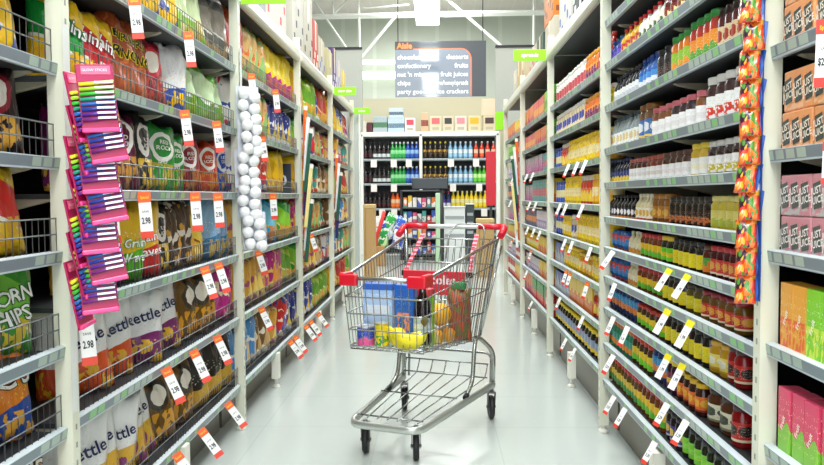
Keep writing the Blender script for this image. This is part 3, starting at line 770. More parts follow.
R2(4, 6, [('b_red', 7), ('b_white', 7)])
R2(4, 7, [('b_yellow', 8), ('b_red', 6)])
# the cut-off right bay: wrapped packs of juice cartons
def juice(key, label, art, tcol, badge, h=.115, txt='JUST/JUICE'):
    K[key] = carton_look(label, .15, h, .1, ART(*art), 'juice pack', 'juice_carton_pack', txt, tcol, .023, .2, badge, 3)
juice('j_apple', 'orange pack of juice cartons', ('#e29a62', '#e8b48a', '#d0602a', 4), '#f2ead8', '#3a4a46', h=.098)
juice('j_pink', 'pink and grey pack of juice cartons', ('#c98a92', '#b8b4b4', '#d03a4a', 4), '#f2eee8', '#4a5550', h=.098)
K['j_orange'] = carton_look('orange and yellow fruit drink carton', .065, .17, .05, ART('#e8a43a', '#e86a2a', '#f4e6b0', 4), 'juice carton', 'juice_carton', 'Fruit', '#f6f2e0', .02, 1.2)
K['j_green'] = carton_look('green fruit drink carton', .065, .17, .05, ART('#7fc82a', '#c8e04a', '#f4f6e0', 4), 'juice carton', 'juice_carton', 'Fruit', '#f6f2e0', .02, 1.2)
K['j_rose'] = carton_look('pink and green fruit drink carton', .06, .17, .05, ART('#d8486a', '#7fc03a', '#f6e0a0', 1), 'juice carton', 'juice_carton', 'Fruit', '#f6f2e0', .02, 1.2)
E = YR[1] - .05
for lv, key, st in ((0, 'j_apple', 1), (1, 'j_apple', 2), (2, 'j_apple', 2), (3, 'j_pink', 2)):
    row(1, 0, lv, LV_RE, K[key], E - .31, E, 2, d=.03, stack=st)
row(1, 0, 4, LV_RE, K['j_orange'], E - .14, E, 2, d=.03); row(1, 0, 4, LV_RE, K['j_green'], E - .28, E - .14, 2, d=.03)
row(1, 0, 5, LV_RE, K['j_rose'], E - .28, E, 4, d=.03)
for lv, key in ((3, 'reds'), (4, 'salsa'), (5, 'redlid')):
    row(1, 0, lv, LV_RE, K[key], E - .2, E + .03, 3, d=.2)

# ------------------------------------------------------------------ price tickets
def ticket_proto(kind):
    top, foot, txt = {'o': ('#f0662a', '#e8462f', True), 'y': ('#e9d81c', '#f2f2ee', False), 'r': ('#f2f2ee', '#e0402f', False), 'R': ('#e23a2c', '#e23a2c', True)}[kind]
    w, l = .036, .14
    r = empty('price_ticket')
    q = new(); box(q, -w / 2, w / 2, -.0008, .0008, -l, 0); obj('card', q, P('#f6f6f4', .4), r)
    q = new(); box(q, -w / 2 - .0006, w / 2 + .0006, -.0016, .0016, -.032 if kind != 'R' else -.03, .001); obj('header_band', q, P(top, .4), r)
    q = new(); box(q, -w / 2 - .0006, w / 2 + .0006, -.0016, .0016, -l - .001, -l + (.02 if kind != 'y' else .004)); obj('footer_band', q, P(foot, .4), r)
    q = text_bm({'o': '2.98', 'y': '1.99', 'r': '3.29', 'R': '$2.45'}[kind], .027 if kind != 'R' else .022, lambda x, z: Vector((z * .0 + x * .54, -.0022, z - .088)), bold=.0006)
    text_bm('SAVE', .009, lambda x, z: Vector((x, -.0022, z - .06)), q)
    obj('price', q, P('#16181c', .5), r)
    if txt:
        q = text_bm('Special', .0125, lambda x, z: Vector((x * .72, -.0024, z - .017)), bold=.0002); obj('header_lettering', q, P('#f6d21c', .5), r)
    return r
TP = {}
LOOKT = {'o': 'white price ticket with orange header', 'y': 'white price ticket with yellow header', 'r': 'white price ticket with red foot', 'R': 'large white price ticket with red header'}
TICKETS = []
def ticket(s, px, z, kind, swing, yaw=.35, scale=1., d=-.004, place=''):
    if kind not in TP: TP[kind] = ticket_proto(kind); o = TP[kind]
    else: o = copy_tree(TP[kind])
    X = (XL if s < 0 else XR) + d; Y = F * (X + .0) / abs(px - VX)
    m = Matrix.Rotation(s * swing, 3, 'Y') @ Matrix.Rotation(-s * yaw, 3, 'Z')
    o.location = (s * X, Y, z); o.rotation_euler = m.to_euler(); o.scale = (scale,) * 3
    TICKETS.append((o, kind, place, Y)); return o
def bay_of(s, Y):
    ys = YL if s < 0 else YR
    for i in range(5):
        if Y < ys[i + 1]: return i
    return 4
def tick(s, lv, pxs, kind, swing, yaw=.35, scale=1.):
    for px in pxs:
        Y = F * (XL if s < 0 else XR) / abs(px - VX); b = bay_of(s, Y)
        z = [(LV_LE if b == 0 else LV_L), ((LV_RE, LV_R, LV_RB, LV_RB, LV_RB)[b])][s > 0]; l = min(lv, len(z) - 1)
        ticket(s, px, z[l] + .03, kind, swing, yaw, scale, place='%s shelf, %s' % (ORD[l] if l else 'top', (BN_L if s < 0 else BN_R)[b]))
tick(-1, 0, (135, 189, 252, 276), 'o', .1)
tick(-1, 1, (184, 216, 262), 'o', .12)
tick(-1, 2, (106, 141, 193, 216, 256, 272), 'o', .06, scale=1.12)
tick(-1, 3, (201, 215, 256, 310), 'o', .3)
tick(-1, 4, (159, 188, 212, 258), 'o', .42)
tick(-1, 5, (168, 194, 222, 287, 292, 303, 308, 316), 'o', .62)
ticket(-1, 77, .885, 'o', .08, .45, 1.1, place='nearest left post')
tick(1, 6, (668, 686), 'y', .55, .8, .62)
tick(1, 7, (667, 690), 'y', .5, .7, .68)
tick(1, 8, (668, 682), 'y', .45, .7, .66)
tick(1, 9, (667, 686), 'r', .5, .7, .64); tick(1, 9, (613,), 'r', .5, .8, .7)
tick(1, 10, (614, 625, 655), 'r', .5, .8, .66)
tick(1, 7, (614,), 'r', .35, .8, .6); tick(1, 8, (613, 627), 'r', .4, .8, .65); tick(1, 6, (612,), 'r', .6, .8, .7)
tick(1, 2, (577, 585, 568, 533, 527, 513), 'r', .4, .95, .62)
tick(1, 3, (560, 566, 582, 530, 536, 511), 'r', .4, .95, .62)
tick(1, 4, (565, 572, 590, 528, 534, 540), 'r', .35, .95, .62)
tick(1, 5, (566, 570, 587, 531, 512), 'o', .3, .8, .65)
tick(1, 6, (560, 583, 527), 'r', .4, .95, .6); tick(1, 7, (566, 575, 532), 'r', .45, .95, .6)
tick(1, 1, (816,), 'R', .02, .35, 1.0)
tick(1, 2, (821,), 'R', .02, .35, .62)

# ------------------------------------------------------------------ clip strips on the posts
# packs of glow sticks in pink wallets on the nearest left post
def stick_pack():
    r = empty('stick_pack'); w, h = .105, .21
    q = new(); box(q, -w / 2, w / 2, -.003, .003, -h, 0, bev=.002); obj('backing_card', q, P('#aa1050', .3), r)
    q = new(); box(q, -w * .36, w * .42, -.0045, -.003, -.032, -.006); text_bm('GLOW STICKS', .011, lambda x, z: Vector((x, -.005, z - .019)), q, 1)
    obj('card_print', q, [P('#f0668c', .4), P('#fbf2f4', .4)], r)
    cs = ['#e8e03a', '#a8d838', '#3fb83a', '#2a9a7a', '#2a6ab8', '#2a3f9a', '#5a2a8f', '#7a2a7a']
    for i, c in enumerate(cs):
        z = -.06 - i * .0155
        q = new(); tube(q, [(-w * .46, -.008, z - .004), (w * .47, -.008, z + .004)], .0058, 6)
        box(q, -w * .05, w * .44, -.0145, -.0135, z - .002, z + .0045, 1)
        obj('glow_stick', q, [P(c, .3), P('#eef0f6', .3)], r)
    q = new(); box(q, -w / 2, w / 2, -.011, -.003, -h, -h + .014, bev=.003); obj('sealed_edge', q, P('#f0488c', .2), r)
    return r
sp = None; STR = []
strip = new(); box(strip, -.9795, -.9785, 1.99, 2.02, .62, 1.66); tag(obj('hanging_strip', strip, P('#d8dcd8', .3)), 'thin plastic strip on nearest left post holding the pink stick packs', 'strip')
for col_, n0, x0, y0, yaw in ((0, 7, -.945, 1.955, .5), (1, 7, -.992, 1.93, 1.6)):
    for i in range(n0):
        o = sp if i + col_ and False else (copy_tree(sp) if sp else stick_pack()); sp = sp or o
        z = (1.545 if col_ == 0 else 1.52) - i * (.078 if col_ == 0 else .08)
        o.location = (x0 + (.006 * (i % 2)), y0 - .0 + i * .002, z); o.rotation_euler = (-.16, .05 * (-1) ** i - .12, yaw); o.scale = (.86,) * 3; o.location.x += .062 - .003 * i
        STR.append((o, 'pink pack of rainbow glow sticks, %s down the ' + ('front' if col_ == 0 else 'edge-on') + ' column on nearest left post', i, 'glow stick pack', 'pink stick packs on the nearest left post'))
# fruit snack bags on the nearest right post
strip = new(); box(strip, .811, .813, 1.925, 1.95, .93, 2.0); tag(obj('hanging_strip', strip, P('#1f4fa0', .3)), 'blue plastic strip on nearest right post holding the fruit snack bags', 'strip')
def fruit_mat():
    n = NB('fruit_print', .22, 0., .6, .3); g = n.coord(); o = n.xyz(g)
    v = n.N.new('ShaderNodeTexVoronoi'); n.t.links.new(g, v.inputs['Vector']); v.inputs['Scale'].default_value = 4.5
    r = n.xyz(v.outputs['Color'])[0]
    c = n.mix(n.gt(r, .3), lin('#d83a24'), lin('#ef7a1c')); c = n.mix(n.gt(r, .62), c, lin('#f0b43a')); c = n.mix(n.gt(r, .8), c, lin('#3a1a30')); c = n.mix(n.gt(r, .92), c, lin('#4a8f2a'))
    c = n.mix(n.gt(o[2], .8), c, lin('#e6e2e6')); n.color(c); return n.m
fm = fruit_mat(); fb = None
def fruit_bag():
    r = empty('fruit_snack_bag')
    q = bag_bm(.085, .135, .03, 4., 10, 12); bmesh.ops.translate(q, verts=q.verts, vec=(0, 0, -.135)); obj('pouch', q, fm, r)
    q = new(); vs = [q.verts.new(p) for p in ((.03, .016, -.0), (.056, .018, -.012), (.042, .018, -.12), (.03, .018, -.128), (.03, .021, -.0), (.056, .023, -.012), (.042, .023, -.12), (.03, .023, -.128))]
    q.faces.new(vs[:4]); q.faces.new(vs[4:][::-1])
    for k in range(4): q.faces.new((vs[k], vs[(k + 1) % 4], vs[4 + (k + 1) % 4], vs[4 + k]))
    obj('back_flap', q, P('#1c55b0', .3), r); return r
for i in range(15):
    o = copy_tree(fb) if fb else fruit_bag(); fb = fb or o
    o.scale = (.62,) * 3; o.location = (.785 + .004 * (i % 2), 1.93 + .0015 * i, 1.985 - i * .07); o.rotation_euler = (-.2, .05 * math.sin(i * 2.1), -.5 + .12 * math.sin(i * 1.7))
    STR.append((o, 'small orange fruit snack bag, %s from the top on nearest right post', i, 'snack bag', 'fruit snack bags on the nearest right post'))
# packs of white balls on the second left post
strip = new(); box(strip, -.984, -.981, 3.83, 3.86, .95, 1.95); tag(obj('hanging_strip', strip, P('#d8dcd8', .3)), 'thin strip on the second left post holding white ball packs', 'strip')
bp = None
def ball_pack():
    r = empty('ball_pack')
    q = new(); box(q, -.05, .05, .028, .031, -.165, .0, bev=.001); obj('backing_card', q, P('#c8ccd4', .4), r)
    for k, (x, z) in enumerate(((-.022, -.035), (.026, -.05), (-.026, -.085), (.024, -.1), (-.018, -.135), (.03, -.145))):
        q = new(); sphere(q, (x, 0, z), .0255, 12, 8); obj('ball', q, P('#f2f4f5', .3), r)
    return r
for i in range(5):
    o = copy_tree(bp) if bp else ball_pack(); bp = bp or o
    o.location = (-.93 + .012 * math.sin(i * 2), 3.785, 1.755 - i * .158); o.rotation_euler = (0, .22 * math.sin(i * 3.1), .5 + .4 * math.sin(i * 1.3)); o.scale = (1.16,) * 3
    STR.append((o, 'clear pack of white balls, %s from the top on second left post', i, 'ball pack', 'white ball packs on the second left post'))
# straws / streamer packs on further posts
def wallet(col_, w=.032, h=.46):
    r = empty('streamer_pack'); q = new(); box(q, -w / 2, w / 2, -.004, .004, -h, 0, bev=.003); obj('wallet', q, P(col_, .3), r)
    q = new(); box(q, -w / 2, w / 2, -.006, .006, -.03, .002); obj('header_card', q, P('#ece8de', .4), r); return r
WC = [('orange', '#e06a2a'), ('white', '#eceef0'), ('dark green', '#2a5a4a'), ('red', '#c8322a'), ('navy', '#2a2f6a'), ('pale yellow', '#e8d890')]
for (s, Y, nm, n0, zt) in ((-1, 5.58, 'third left post', 9, 1.86), (-1, 7.32, 'fourth left post', 5, 1.6), (1, 7.44, 'fourth right post', 8, 1.75)):
    q = new(); box(q, *sorted((s * ((XL if s < 0 else XR) - .008), s * ((XL if s < 0 else XR) - .004))), Y - .036, Y - .02, zt - n0 * .085 - .2, zt + .03)
    tag(obj('hanging_strip', q, P('#d8dcd8', .3)), 'thin strip holding flat colourful packs on the ' + nm, 'strip')
    for i in range(n0):
        cn, cc = WC[i % 6]; o = wallet(cc)
        o.location = (s * ((XL if s < 0 else XR) - .07 - .022 * (i % 3) + .03), Y - .03 - .012 * (i % 3), zt - i * .085); o.rotation_euler = (0, -s * (.04 + .05 * (i % 3)), s * -.9)
        STR.append((o, cn + ' flat pack, %s from the top on the ' + nm, i, 'streamer pack', 'flat packs on the ' + nm))

# lime green shelf flags
def flag(px0, px1, py0, py1, Y, txt, label):
    x0, x1 = (px0 - VX) / F * Y, (px1 - VX) / F * Y; z1, z0 = 1.2 + (VY - py0) / F * Y, 1.2 + (VY - py1) / F * Y
    r = empty('shelf_flag', ((x0 + x1) / 2, Y, z0), 0, label, 'sign', 'lime green shelf flags')
    w, h = (x1 - x0) / 2, z1 - z0
    q = new(); box(q, -w, w, -.004, .004, 0, h, bev=.002); obj('panel', q, P('#8fe00c', .35), r)
    if txt:
        q = text_bm(txt, h * .5, lambda x, z: Vector((x, -.006, z + h / 2)), bold=.001); obj('lettering', q, P('#f4f8e8', .4), r)
    q = new(); box(q, *sorted((-w if x0 < 0 else w, (-w - .03) if x0 < 0 else w + .03)), -.006, .006, h * .2, h * .8); obj('clip', q, P('#d8dcd4', .4), r)
flag(243, 288, -8, 4.5, 3.86, 'snacks', 'lime green flag at the picture top on the second left post')
flag(335, 357, 87, 95, 7.34, 'new size', 'lime green flag on the fourth left post')
flag(354, 371, 108, 114, 9.2, 'lollies', 'smallest lime green flag on the last left post')
flag(552, 596, -8, 1, 3.83, '', 'lime green flag cut by the picture top on the second right post')
flag(513, 545, 52.5, 63.5, 5.64, 'spreads', 'lime green flag below the orange carton on the third right post')
flag(495, 503, 113, 131, 9.25, '', 'upright lime green flag on the last right post')

# small number board at the end of the second left bay's third shelf
r = empty('number_board', (-1.105, 5.36, 1.214), 0, 'small dark blue board reading 20 at the end of a left shelf', 'sign')
q = new(); box(q, -.08, .08, 0, .012, 0, .22, bev=.003); obj('board', q, P('#2a3346', .4), r)
obj('lettering', text_bm('20', .1, lambda x, z: Vector((x, -.002, z + .1)), bold=.003), P('#e6e8ee', .4), r)
# cartons stored on the top decks
def top_box(s, y0, y1, z0, h, c, label, marks=None, d=.06, dp=.36):
    X = XL if s < 0 else XR
    r = empty('stock_carton', (s * (X + d + dp / 2), (y0 + y1) / 2, z0), 0, label, 'carton', 'cartons on the top shelves')
    hy = (y1 - y0) / 2 - .006
    q = new(); box(q, -dp / 2, dp / 2, -hy, hy, 0, h, bev=.008); obj('carton', q, P(c, .6), r)
    q = new(); box(q, -dp / 2 - .002, dp / 2 + .002, -.03, .03, h * .6, h + .002); obj('tape', q, P('#d8c8a0', .3), r)
    if marks:
        q = new()
        for k in range(5):
            yy = -hy * .8 + hy * .4 * k; box(q, *sorted((-s * (dp / 2 + .002), -s * dp / 2)), yy - .02, yy + .02, h * (.2 + .15 * (k % 3)), h * (.2 + .15 * (k % 3)) + .05)
            box(q, -dp / 2 + dp * .18 * k + .02, -dp / 2 + dp * .18 * k + .05, -hy - .002, -hy, h * (.15 + .2 * (k % 4)), h * (.15 + .2 * (k % 4)) + .04)
        obj('printed_marks', q, P(marks, .5), r)
zt = 2.236
for a in ((-1, 3.95, 4.45, zt, .62, '#b9b7ac', 'tall white carton on the second left bay, nearest on its top deck', '#2a3f6a'), (-1, 4.5, 4.72, zt, .5, '#8a8f94', 'narrow grey carton between white cartons on the second left bay', None), (-1, 4.75, 5.4, zt, .66, '#bdbab0', 'wide white carton at the far end of the second left bay top', '#c8323a'),
          (-1, 5.66, 6.1, zt, .7, '#bbb8ac', 'tall white dotted carton, nearest on the third left bay top', '#26282c'), (-1, 6.12, 6.55, zt, .68, '#b4b09f', 'cream dotted carton, second on the third left bay top', '#26282c'), (-1, 6.58, 6.85, zt, .5, '#b8302a', 'red carton on the third left bay top', '#f0e6d0'), (-1, 6.88, 7.25, zt, .42, '#b3ad9a', 'cream carton behind the red carton on the left top', '#2a5fae'),
          (-1, 7.45, 7.8, zt, .42, '#b0a880', 'tan carton on the last left bay top', None), (-1, 7.84, 8.1, zt, .5, '#4a2f6a', 'purple carton on the last left bay top', '#e8e0f0'), (-1, 8.14, 8.5, zt, .44, '#aeabb0', 'lilac white carton next to the purple carton', '#7a6aa0'), (-1, 8.55, 8.9, zt, .4, '#c8b04a', 'mustard carton on the last left bay top', None),
          (1, 3.95, 4.6, zt, .55, '#bdbcb6', 'white carton on the second right bay top, cut by picture top', '#20222a'), (1, 4.66, 4.95, zt, .5, '#20242c', 'black carton on the second right bay top', '#e8e8ec'), (1, 5.0, 5.5, zt, .42, '#bcbbb4', 'white carton beside the black carton on the right top', '#2a4fa0'),
          (1, 5.72, 6.2, zt, .30, '#b9b3a0', 'cream carton under the orange carton on the right top', None), (1, 5.76, 6.25, zt + .302, .26, '#c8741c', 'orange brown carton raised on the cream carton on the right', '#7a3a10'), (1, 6.3, 6.7, zt, .30, '#2a4a3a', 'dark green carton on the third right bay top', None), (1, 6.75, 7.2, zt, .3, '#b8b09e', 'cream carton with red print on the third right bay top', '#c83a3a'),
          (1, 7.55, 7.95, zt, .36, '#b9ad8c', 'tan carton with red print, nearest on the last right bay top', '#b8302a'), (1, 8.0, 8.3, zt, .38, '#b59f6a', 'kraft carton, middle of the last right bay top', None), (1, 8.35, 8.7, zt, .34, '#bab6a6', 'cream carton, farthest on the last right bay top', None)):
    top_box(*a)

# ------------------------------------------------------------------ hanging aisle sign
def px3(px, py, Y): return Vector(((px - VX) / F * Y, Y, 1.2 + (VY - py) / F * Y))
SY = 9.6
a_, b_ = px3(396, 97.5, SY), px3(486, 43, SY)
r = empty('aisle_sign', ((a_.x + b_.x) / 2, SY, a_.z), 0, 'dark grey hanging aisle sign listing goods in white with orange border', 'sign')
W, H = b_.x - a_.x, b_.z - a_.z
q = new(); box(q, -W / 2, W / 2, 0, .03, 0, H, bev=.004); obj('board', q, P('#3b4044', .12, 0., .6), r)
iw = W * .83
def round_panel(x0, x1, z0, z1, rad, y, th):
    q = new(); pts = [(x0, z0), (x1, z0)] + [(x1 - rad + rad * math.cos(t * PI / 16), z1 - rad + rad * math.sin(t * PI / 16)) for t in range(9)] + [(x0, z1)]
    f0 = [q.verts.new((x, y, z)) for x, z in pts]; f1 = [q.verts.new((x, y - th, z)) for x, z in pts]
    q.faces.new(f0); q.faces.new(f1[::-1])
    for i in range(len(pts)): q.faces.new((f0[i], f0[(i + 1) % len(pts)], f1[(i + 1) % len(pts)], f1[i]))
    return q
obj('orange_border', round_panel(-W / 2, -W / 2 + iw + .016, 0, H * .87, .14, 0, .003), P('#e8702a', .3), r)
obj('list_panel', round_panel(-W / 2, -W / 2 + iw, 0, H * .855, .13, -.003, .002), P('#6f7986', .06, 0., 1., .6), r)  # reflection haze is put into this lighter grey-blue colour
q = new(); box(q, -W / 2, -W / 2 + W * .2, -.006, -.0, H * .85, H * .985)
obj('header_patch', q, P('#3a2c24', .3), r)
q = text_bm('Aisle', .1, lambda x, z: Vector((x * .95 - W / 2 + W * .105, -.0075, z + H * .915)), bold=.004); obj('header_lettering', q, P('#f0843a', .4), r)
for i, (l, rr_) in enumerate((('chocolates', 'desserts'), ('confectionery', 'fruits'), ("nut 'n mixes", 'fruit juices'), ('chips', 'jams/honey/spreads'), ('party goods', 'rice crackers'))):
    zz = H * (.71 - .155 * i)
    for t, s in ((l, -1), (rr_, 1)):
        v, _ = (text_bm(t, .082, lambda x, z: Vector((x, 0, z))), 0)
        xs = [p.co.x for p in v.verts]; hw = (max(xs) - min(xs)) / 2; v.free(); f_ = min(1., .44 * iw / (2 * hw))
        cx = (-W / 2 + .03 + hw * f_) if s < 0 else (-W / 2 + iw - .03 - hw * f_)
        obj('list_lettering', text_bm(t, .082, lambda x, z: Vector((x * f_ + cx, -.0065, z + zz)), bold=.0015), P('#f2f4f6', .4), r)
for px in (399, 483):
    q = new(); x = (px - VX) / F * SY - r.location.x; tube(q, [(x, .015, H - .01), (x, .015, 6.35 - a_.z)], .006, 5); obj('hanger', q, P('#2a2c2e', .4), r)

# ------------------------------------------------------------------ far end: drinks shelves and checkout clutter
BY = 15.5
def bx_px(name, px0, px1, py0, py1, Y, dp, m, label=None, cat=None, par=None, bev=.01, group=None, z0=None):
    a, b = px3(px0, py1, Y), px3(px1, py0, Y)
    if z0 is not None: a.z = z0
    q = new(); box(q, -(b.x - a.x) / 2, (b.x - a.x) / 2, 0, dp, 0, b.z - a.z, bev=bev)
    o = obj(name, q, m, par); o.location = Vector(((a.x + b.x) / 2, Y, a.z)) - (par.location if par else Vector((0, 0, 0)))
    if label: tag(o, label, cat, group)
    return o
r = empty('drinks_shelving', (0, BY, 0), 0, 'white shelving unit across the aisle end holding drink bottles', 'shelving')
LVB = [(158.5, 'top'), (183, 'second'), (208, 'third'), (234, 'fourth')]
bx_px('top_board', 361, 499, 132, 136.5, BY - .02, .6, P('#f2f2ec', .4), par=r)
for p0, p1 in ((360, 363.5), (419.5, 422.5), (496, 500)): bx_px('side_post', p0, p1, 134, 268, BY - .02, .5, P('#eceee8', .4), par=r, z0=0)
bx_px('back_panel', 361, 499, 136, 268, BY + .5, .03, P('#33383a', .6), par=r, z0=0)
for py, _ in LVB: bx_px('shelf', 362, 498, py, py + 2.2, BY - .01, .5, P('#9aa6a8', .4), par=r)
bx_px('base', 362, 498, 258, 272, BY, .5, P('#d8dcd8', .5), par=r, z0=0.01)
def pop(key, label, body, lid, art): far(key, label, .345, .092, body, lid, art, 'bottle', 'drink bottle')
pop('d_cola', 'black cola bottle with white label', '#1c1416', '#2a2a2c', ('#d8dcdc', '#2a2426', '#8a8e90', 2))
pop('d_dark', 'dark cola bottle with dark red label', '#1c1214', '#3a1a1c', ('#4a1a22', '#1c1416', '#a8888a', 2))
pop('d_green', 'green lemonade bottle', '#1f9a3f', '#f0f4f0', ('#2fae4a', '#8fe09a', '#eaf6ea', 2))
pop('d_blue', 'blue soft drink bottle', '#1f4fb0', '#e8eef4', ('#2a5fc0', '#9ac0ea', '#e8f0f8', 2))
pop('d_gold', 'brown drink bottle with gold label', '#2a1a10', '#e8d03a', ('#c8a03a', '#3a2a1a', '#f0b0a0', 1))
pop('d_clear', 'pale blue water bottle', '#7fb0d0', '#dfe9f0', ('#9fd0ea', '#e8f2f8', '#3a7ab8', 2))
pop('d_red', 'red soft drink bottle', '#d8402a', '#e8e0d8', ('#e8603a', '#f4c0a0', '#f6eee6', 2))
pop('d_lime', 'lime green drink bottle', '#4ab02a', '#e8f0e0', ('#6fd03a', '#c8f0a0', '#f0f8e8', 2))
pop('d_orange', 'orange soft drink bottle', '#e8641c', '#2a2a2a', ('#f0803a', '#f6c8a0', '#f8f0e0', 2))
pop('d_yellow', 'yellow soft drink bottle', '#f0d01c', '#f0e8a0', ('#f4dc3a', '#f8f0b0', '#c8a01c', 2))
pop('d_navy', 'navy drink bottle with white label', '#20285a', '#b0304a', ('#e8e8f0', '#3a3f8f', '#b03a5a', 2))
def drinks(shelf, px0, px1, key, n):
    py, nm = LVB[shelf]
    for k in range(n):
        px = px0 + (k + .5) * (px1 - px0) / n; p = px3(px, py, BY + .12)
        o = put(K[key], (p.x, p.y, px3(px, py, BY - .01).z + .002), 0, nm + ' shelf of the drinks unit', order=px)
for s_ in ((0, 363.5, 373, 'd_dark', 2), (0, 373, 391, 'd_cola', 4), (0, 391, 406, 'd_green', 4), (0, 406, 419, 'd_blue', 3), (0, 423, 448, 'd_gold', 5), (0, 448, 473, 'd_clear', 5), (0, 473, 496, 'd_red', 4),
           (1, 363.5, 373, 'd_dark', 2), (1, 373, 391, 'd_cola', 4), (1, 391, 406, 'd_green', 4), (1, 406, 419, 'd_blue', 3), (1, 423, 448, 'd_gold', 5), (1, 448, 473, 'd_clear', 5), (1, 473, 486, 'd_lime', 3),
           (2, 363.5, 391, 'd_dark', 6), (2, 391, 408, 'd_orange', 4), (2, 441, 451, 'd_navy', 2), (2, 451, 487, 'd_yellow', 8),
           (3, 364, 392, 'd_cola', 6), (3, 392, 408, 'd_orange', 4), (3, 445, 470, 'd_cola', 5)):
    drinks(*s_)
for i, (px, sh) in enumerate(((374, 0), (394, 0), (409, 0), (451, 0), (476, 0), (374, 1), (394, 1), (453, 1), (479, 1), (372, 2), (382, 2), (394, 2), (458, 2), (484, 2))):
    py = LVB[sh][0]
    o = bx_px('shelf_ticket', px - 3, px + 3, py + 1, py + 8.5, BY - .035, .008, P('#f6eee8', .5), bev=.001)
    tag(o, 'square white shelf ticket, %s from left under the %s shelf of drinks' % (ORD[[q for q in range(14) if ((374, 0), (394, 0), (409, 0), (451, 0), (476, 0), (374, 1), (394, 1), (453, 1), (479, 1), (372, 2), (382, 2), (394, 2), (458, 2), (484, 2))[q][1] == sh].index(i)], LVB[sh][1]), 'price ticket', 'square tickets on the drinks shelves')
# on top of the drinks unit
TBZ = px3(0, 132, BY - .02).z + .002
def ontop(px0, px1, py0, c, label, art=None, win=None, z0=TBZ, dp=.3):
    a, b = px3(px0, 132, BY), px3(px1, py0, BY)
    r = empty('drinks_carton', ((a.x + b.x) / 2, BY + .06, z0), 0, label, 'carton', 'cartons on the drinks unit')
    h = b.z - z0; w_ = (b.x - a.x) / 2 - .008
    q = new(); box(q, -w_, w_, 0, dp, 0, h, bev=.006); obj('carton', q, art or P(c, .6), r)
    if win:
        q = new(); box(q, -w_ * .7, w_ * .7, -.004, .0, h * .5, h * .88); obj('printed_panel', q, P(win, .5), r)
        q = new(); box(q, -w_ * .6, w_ * .6, -.004, .0, h * .12, h * .3); obj('lower_print', q, P('#b8b09a', .5), r)
ontop(362, 367, 121, '#d8cfc0', 'small tan carton at left end atop the drinks unit')
ontop(367, 373, 122, '#5a2a34', 'dark red carton atop the drinks unit')
ontop(373, 388, 116, '#8fa0a0', 'shrink wrapped bottle pack with green band atop the drinks unit', ART('#a8b8bc', '#4a7a5a', '#39484c', 2))
ontop(388, 405, 118, '#b8c8d0', 'lower clear water pack atop the drinks unit', ART('#b8ccd8', '#5f7f94', '#eef4f8', 2))
zz_ = px3(0, 118, BY).z + .002
ontop(389, 404, 108, '#b8c8d0', 'upper clear water pack stacked on another atop the drinks unit', ART('#c0d2dc', '#50687a', '#eef4f8', 2), z0=zz_)
ontop(405, 416, 118, '#eceaea', 'white and red carton atop the drinks unit', None, '#d84a5a')
ontop(421, 429, 113, '#d8b08a', 'tall striped can stack carton atop the drinks unit', ART('#d8b08a', '#8a3a2a', '#f0e0c8', 2))
for i, (p0, p1, c, wn, lb) in enumerate(((430, 442, '#ded0b0', '#e0686a', 'tan carton with pink red panel atop the drinks unit'), (443, 454, '#dccdb0', '#3a3a38', 'tan carton with black panel atop the drinks unit'), (455, 467, '#e0d6c6', '#e88a94', 'pale carton with rose panel atop the drinks unit'), (468, 481, '#dccda0', '#d8b02a', 'tan carton with yellow panel atop the drinks unit'), (483, 496, '#d8c8a8', '#4a3a34', 'tan carton with dark brown panel atop the drinks unit'))):
    ontop(p0, p1, 116.5, c, lb, None, wn)
ontop(482, 497, 100, '#dccbae', 'upper tan carton stacked at the right end atop the drinks unit', z0=px3(0, 116.5, BY).z + .002)

# checkout area pieces in front of the drinks unit
DYR = 14.2
r = empty('display_rack', px3(422, 258, DYR) * 1, 0, 'black display rack of small goods before the drinks unit', 'display')
r.location.z = 0
def rp(name, *a, **k): return bx_px(name, *a, par=r, **k)
rp('side', 400, 402.5, 190, 258, DYR, .4, P('#22262a', .5), z0=0); rp('side', 441, 443.5, 190, 258, DYR, .4, P('#22262a', .5), z0=0)
rp('back', 401, 443, 190, 258, DYR + .38, .02, P('#2a2e32', .5), z0=.02)
for py in (190, 207, 222, 238, 254): rp('shelf', 402, 441.5, py, py + 1.6, DYR, .38, P('#a83a44' if py == 222 else '#4a4e52', .5))
rr = random.Random(3); cols = [('red', '#d8303a'), ('white', '#eeeae6'), ('teal', '#3aa8a0'), ('orange', '#f0803a'), ('blue', '#3a5fc0'), ('yellow', '#e8c83a'), ('grey', '#8a8f94'), ('pink', '#e85a8a')]
cnt = {}
for i, py in enumerate((207, 222, 238, 254)):
    for k in range(8):
        cn, cc = cols[rr.randrange(8)]; p0 = 403 + k * 4.7
        o = bx_px('small_packet', p0 + .3, p0 + 4.2, py - 6 - rr.random() * 6, py, DYR + .05, .12, ART(cc, '#f2f0ea', cols[rr.randrange(8)][1], k % 5), bev=.004)
        kk = (i, cn); cnt[kk] = cnt.get(kk, 0) + 1; o['_i'] = cnt[kk]
        tag(o, '%s small packet, %s of its colour from left, %s tier of the black rack' % (cn, ORD[cnt[kk] - 1], ORD[i]), 'packet', 'packets on the black display rack'); del o['_i']
r = empty('checkout_screen', px3(430, 189, 13.8), 0, 'wide black screen on a post above the checkout', 'screen')
q = new(); box(q, -.33, .33, 0, .06, -.0, .2, bev=.01); obj('panel', q, P('#22282c', .4), r)
q = new(); box(q, -.31, .31, -.004, 0, .015, .185); obj('glass', q, P('#2c3438', .1), r)
q = new(); tube(q, [(.2, .05, .0), (.2, .05, -r.location.z)], .03, 8); obj('post', q, P('#2a2e30', .5), r)
o = bx_px('aisle_divider', 435.5, 440, 193, 262, 13.4, .06, P('#b8dcb4', .4), z0=0.); tag(o, 'pale green upright divider right of the black rack', 'divider')
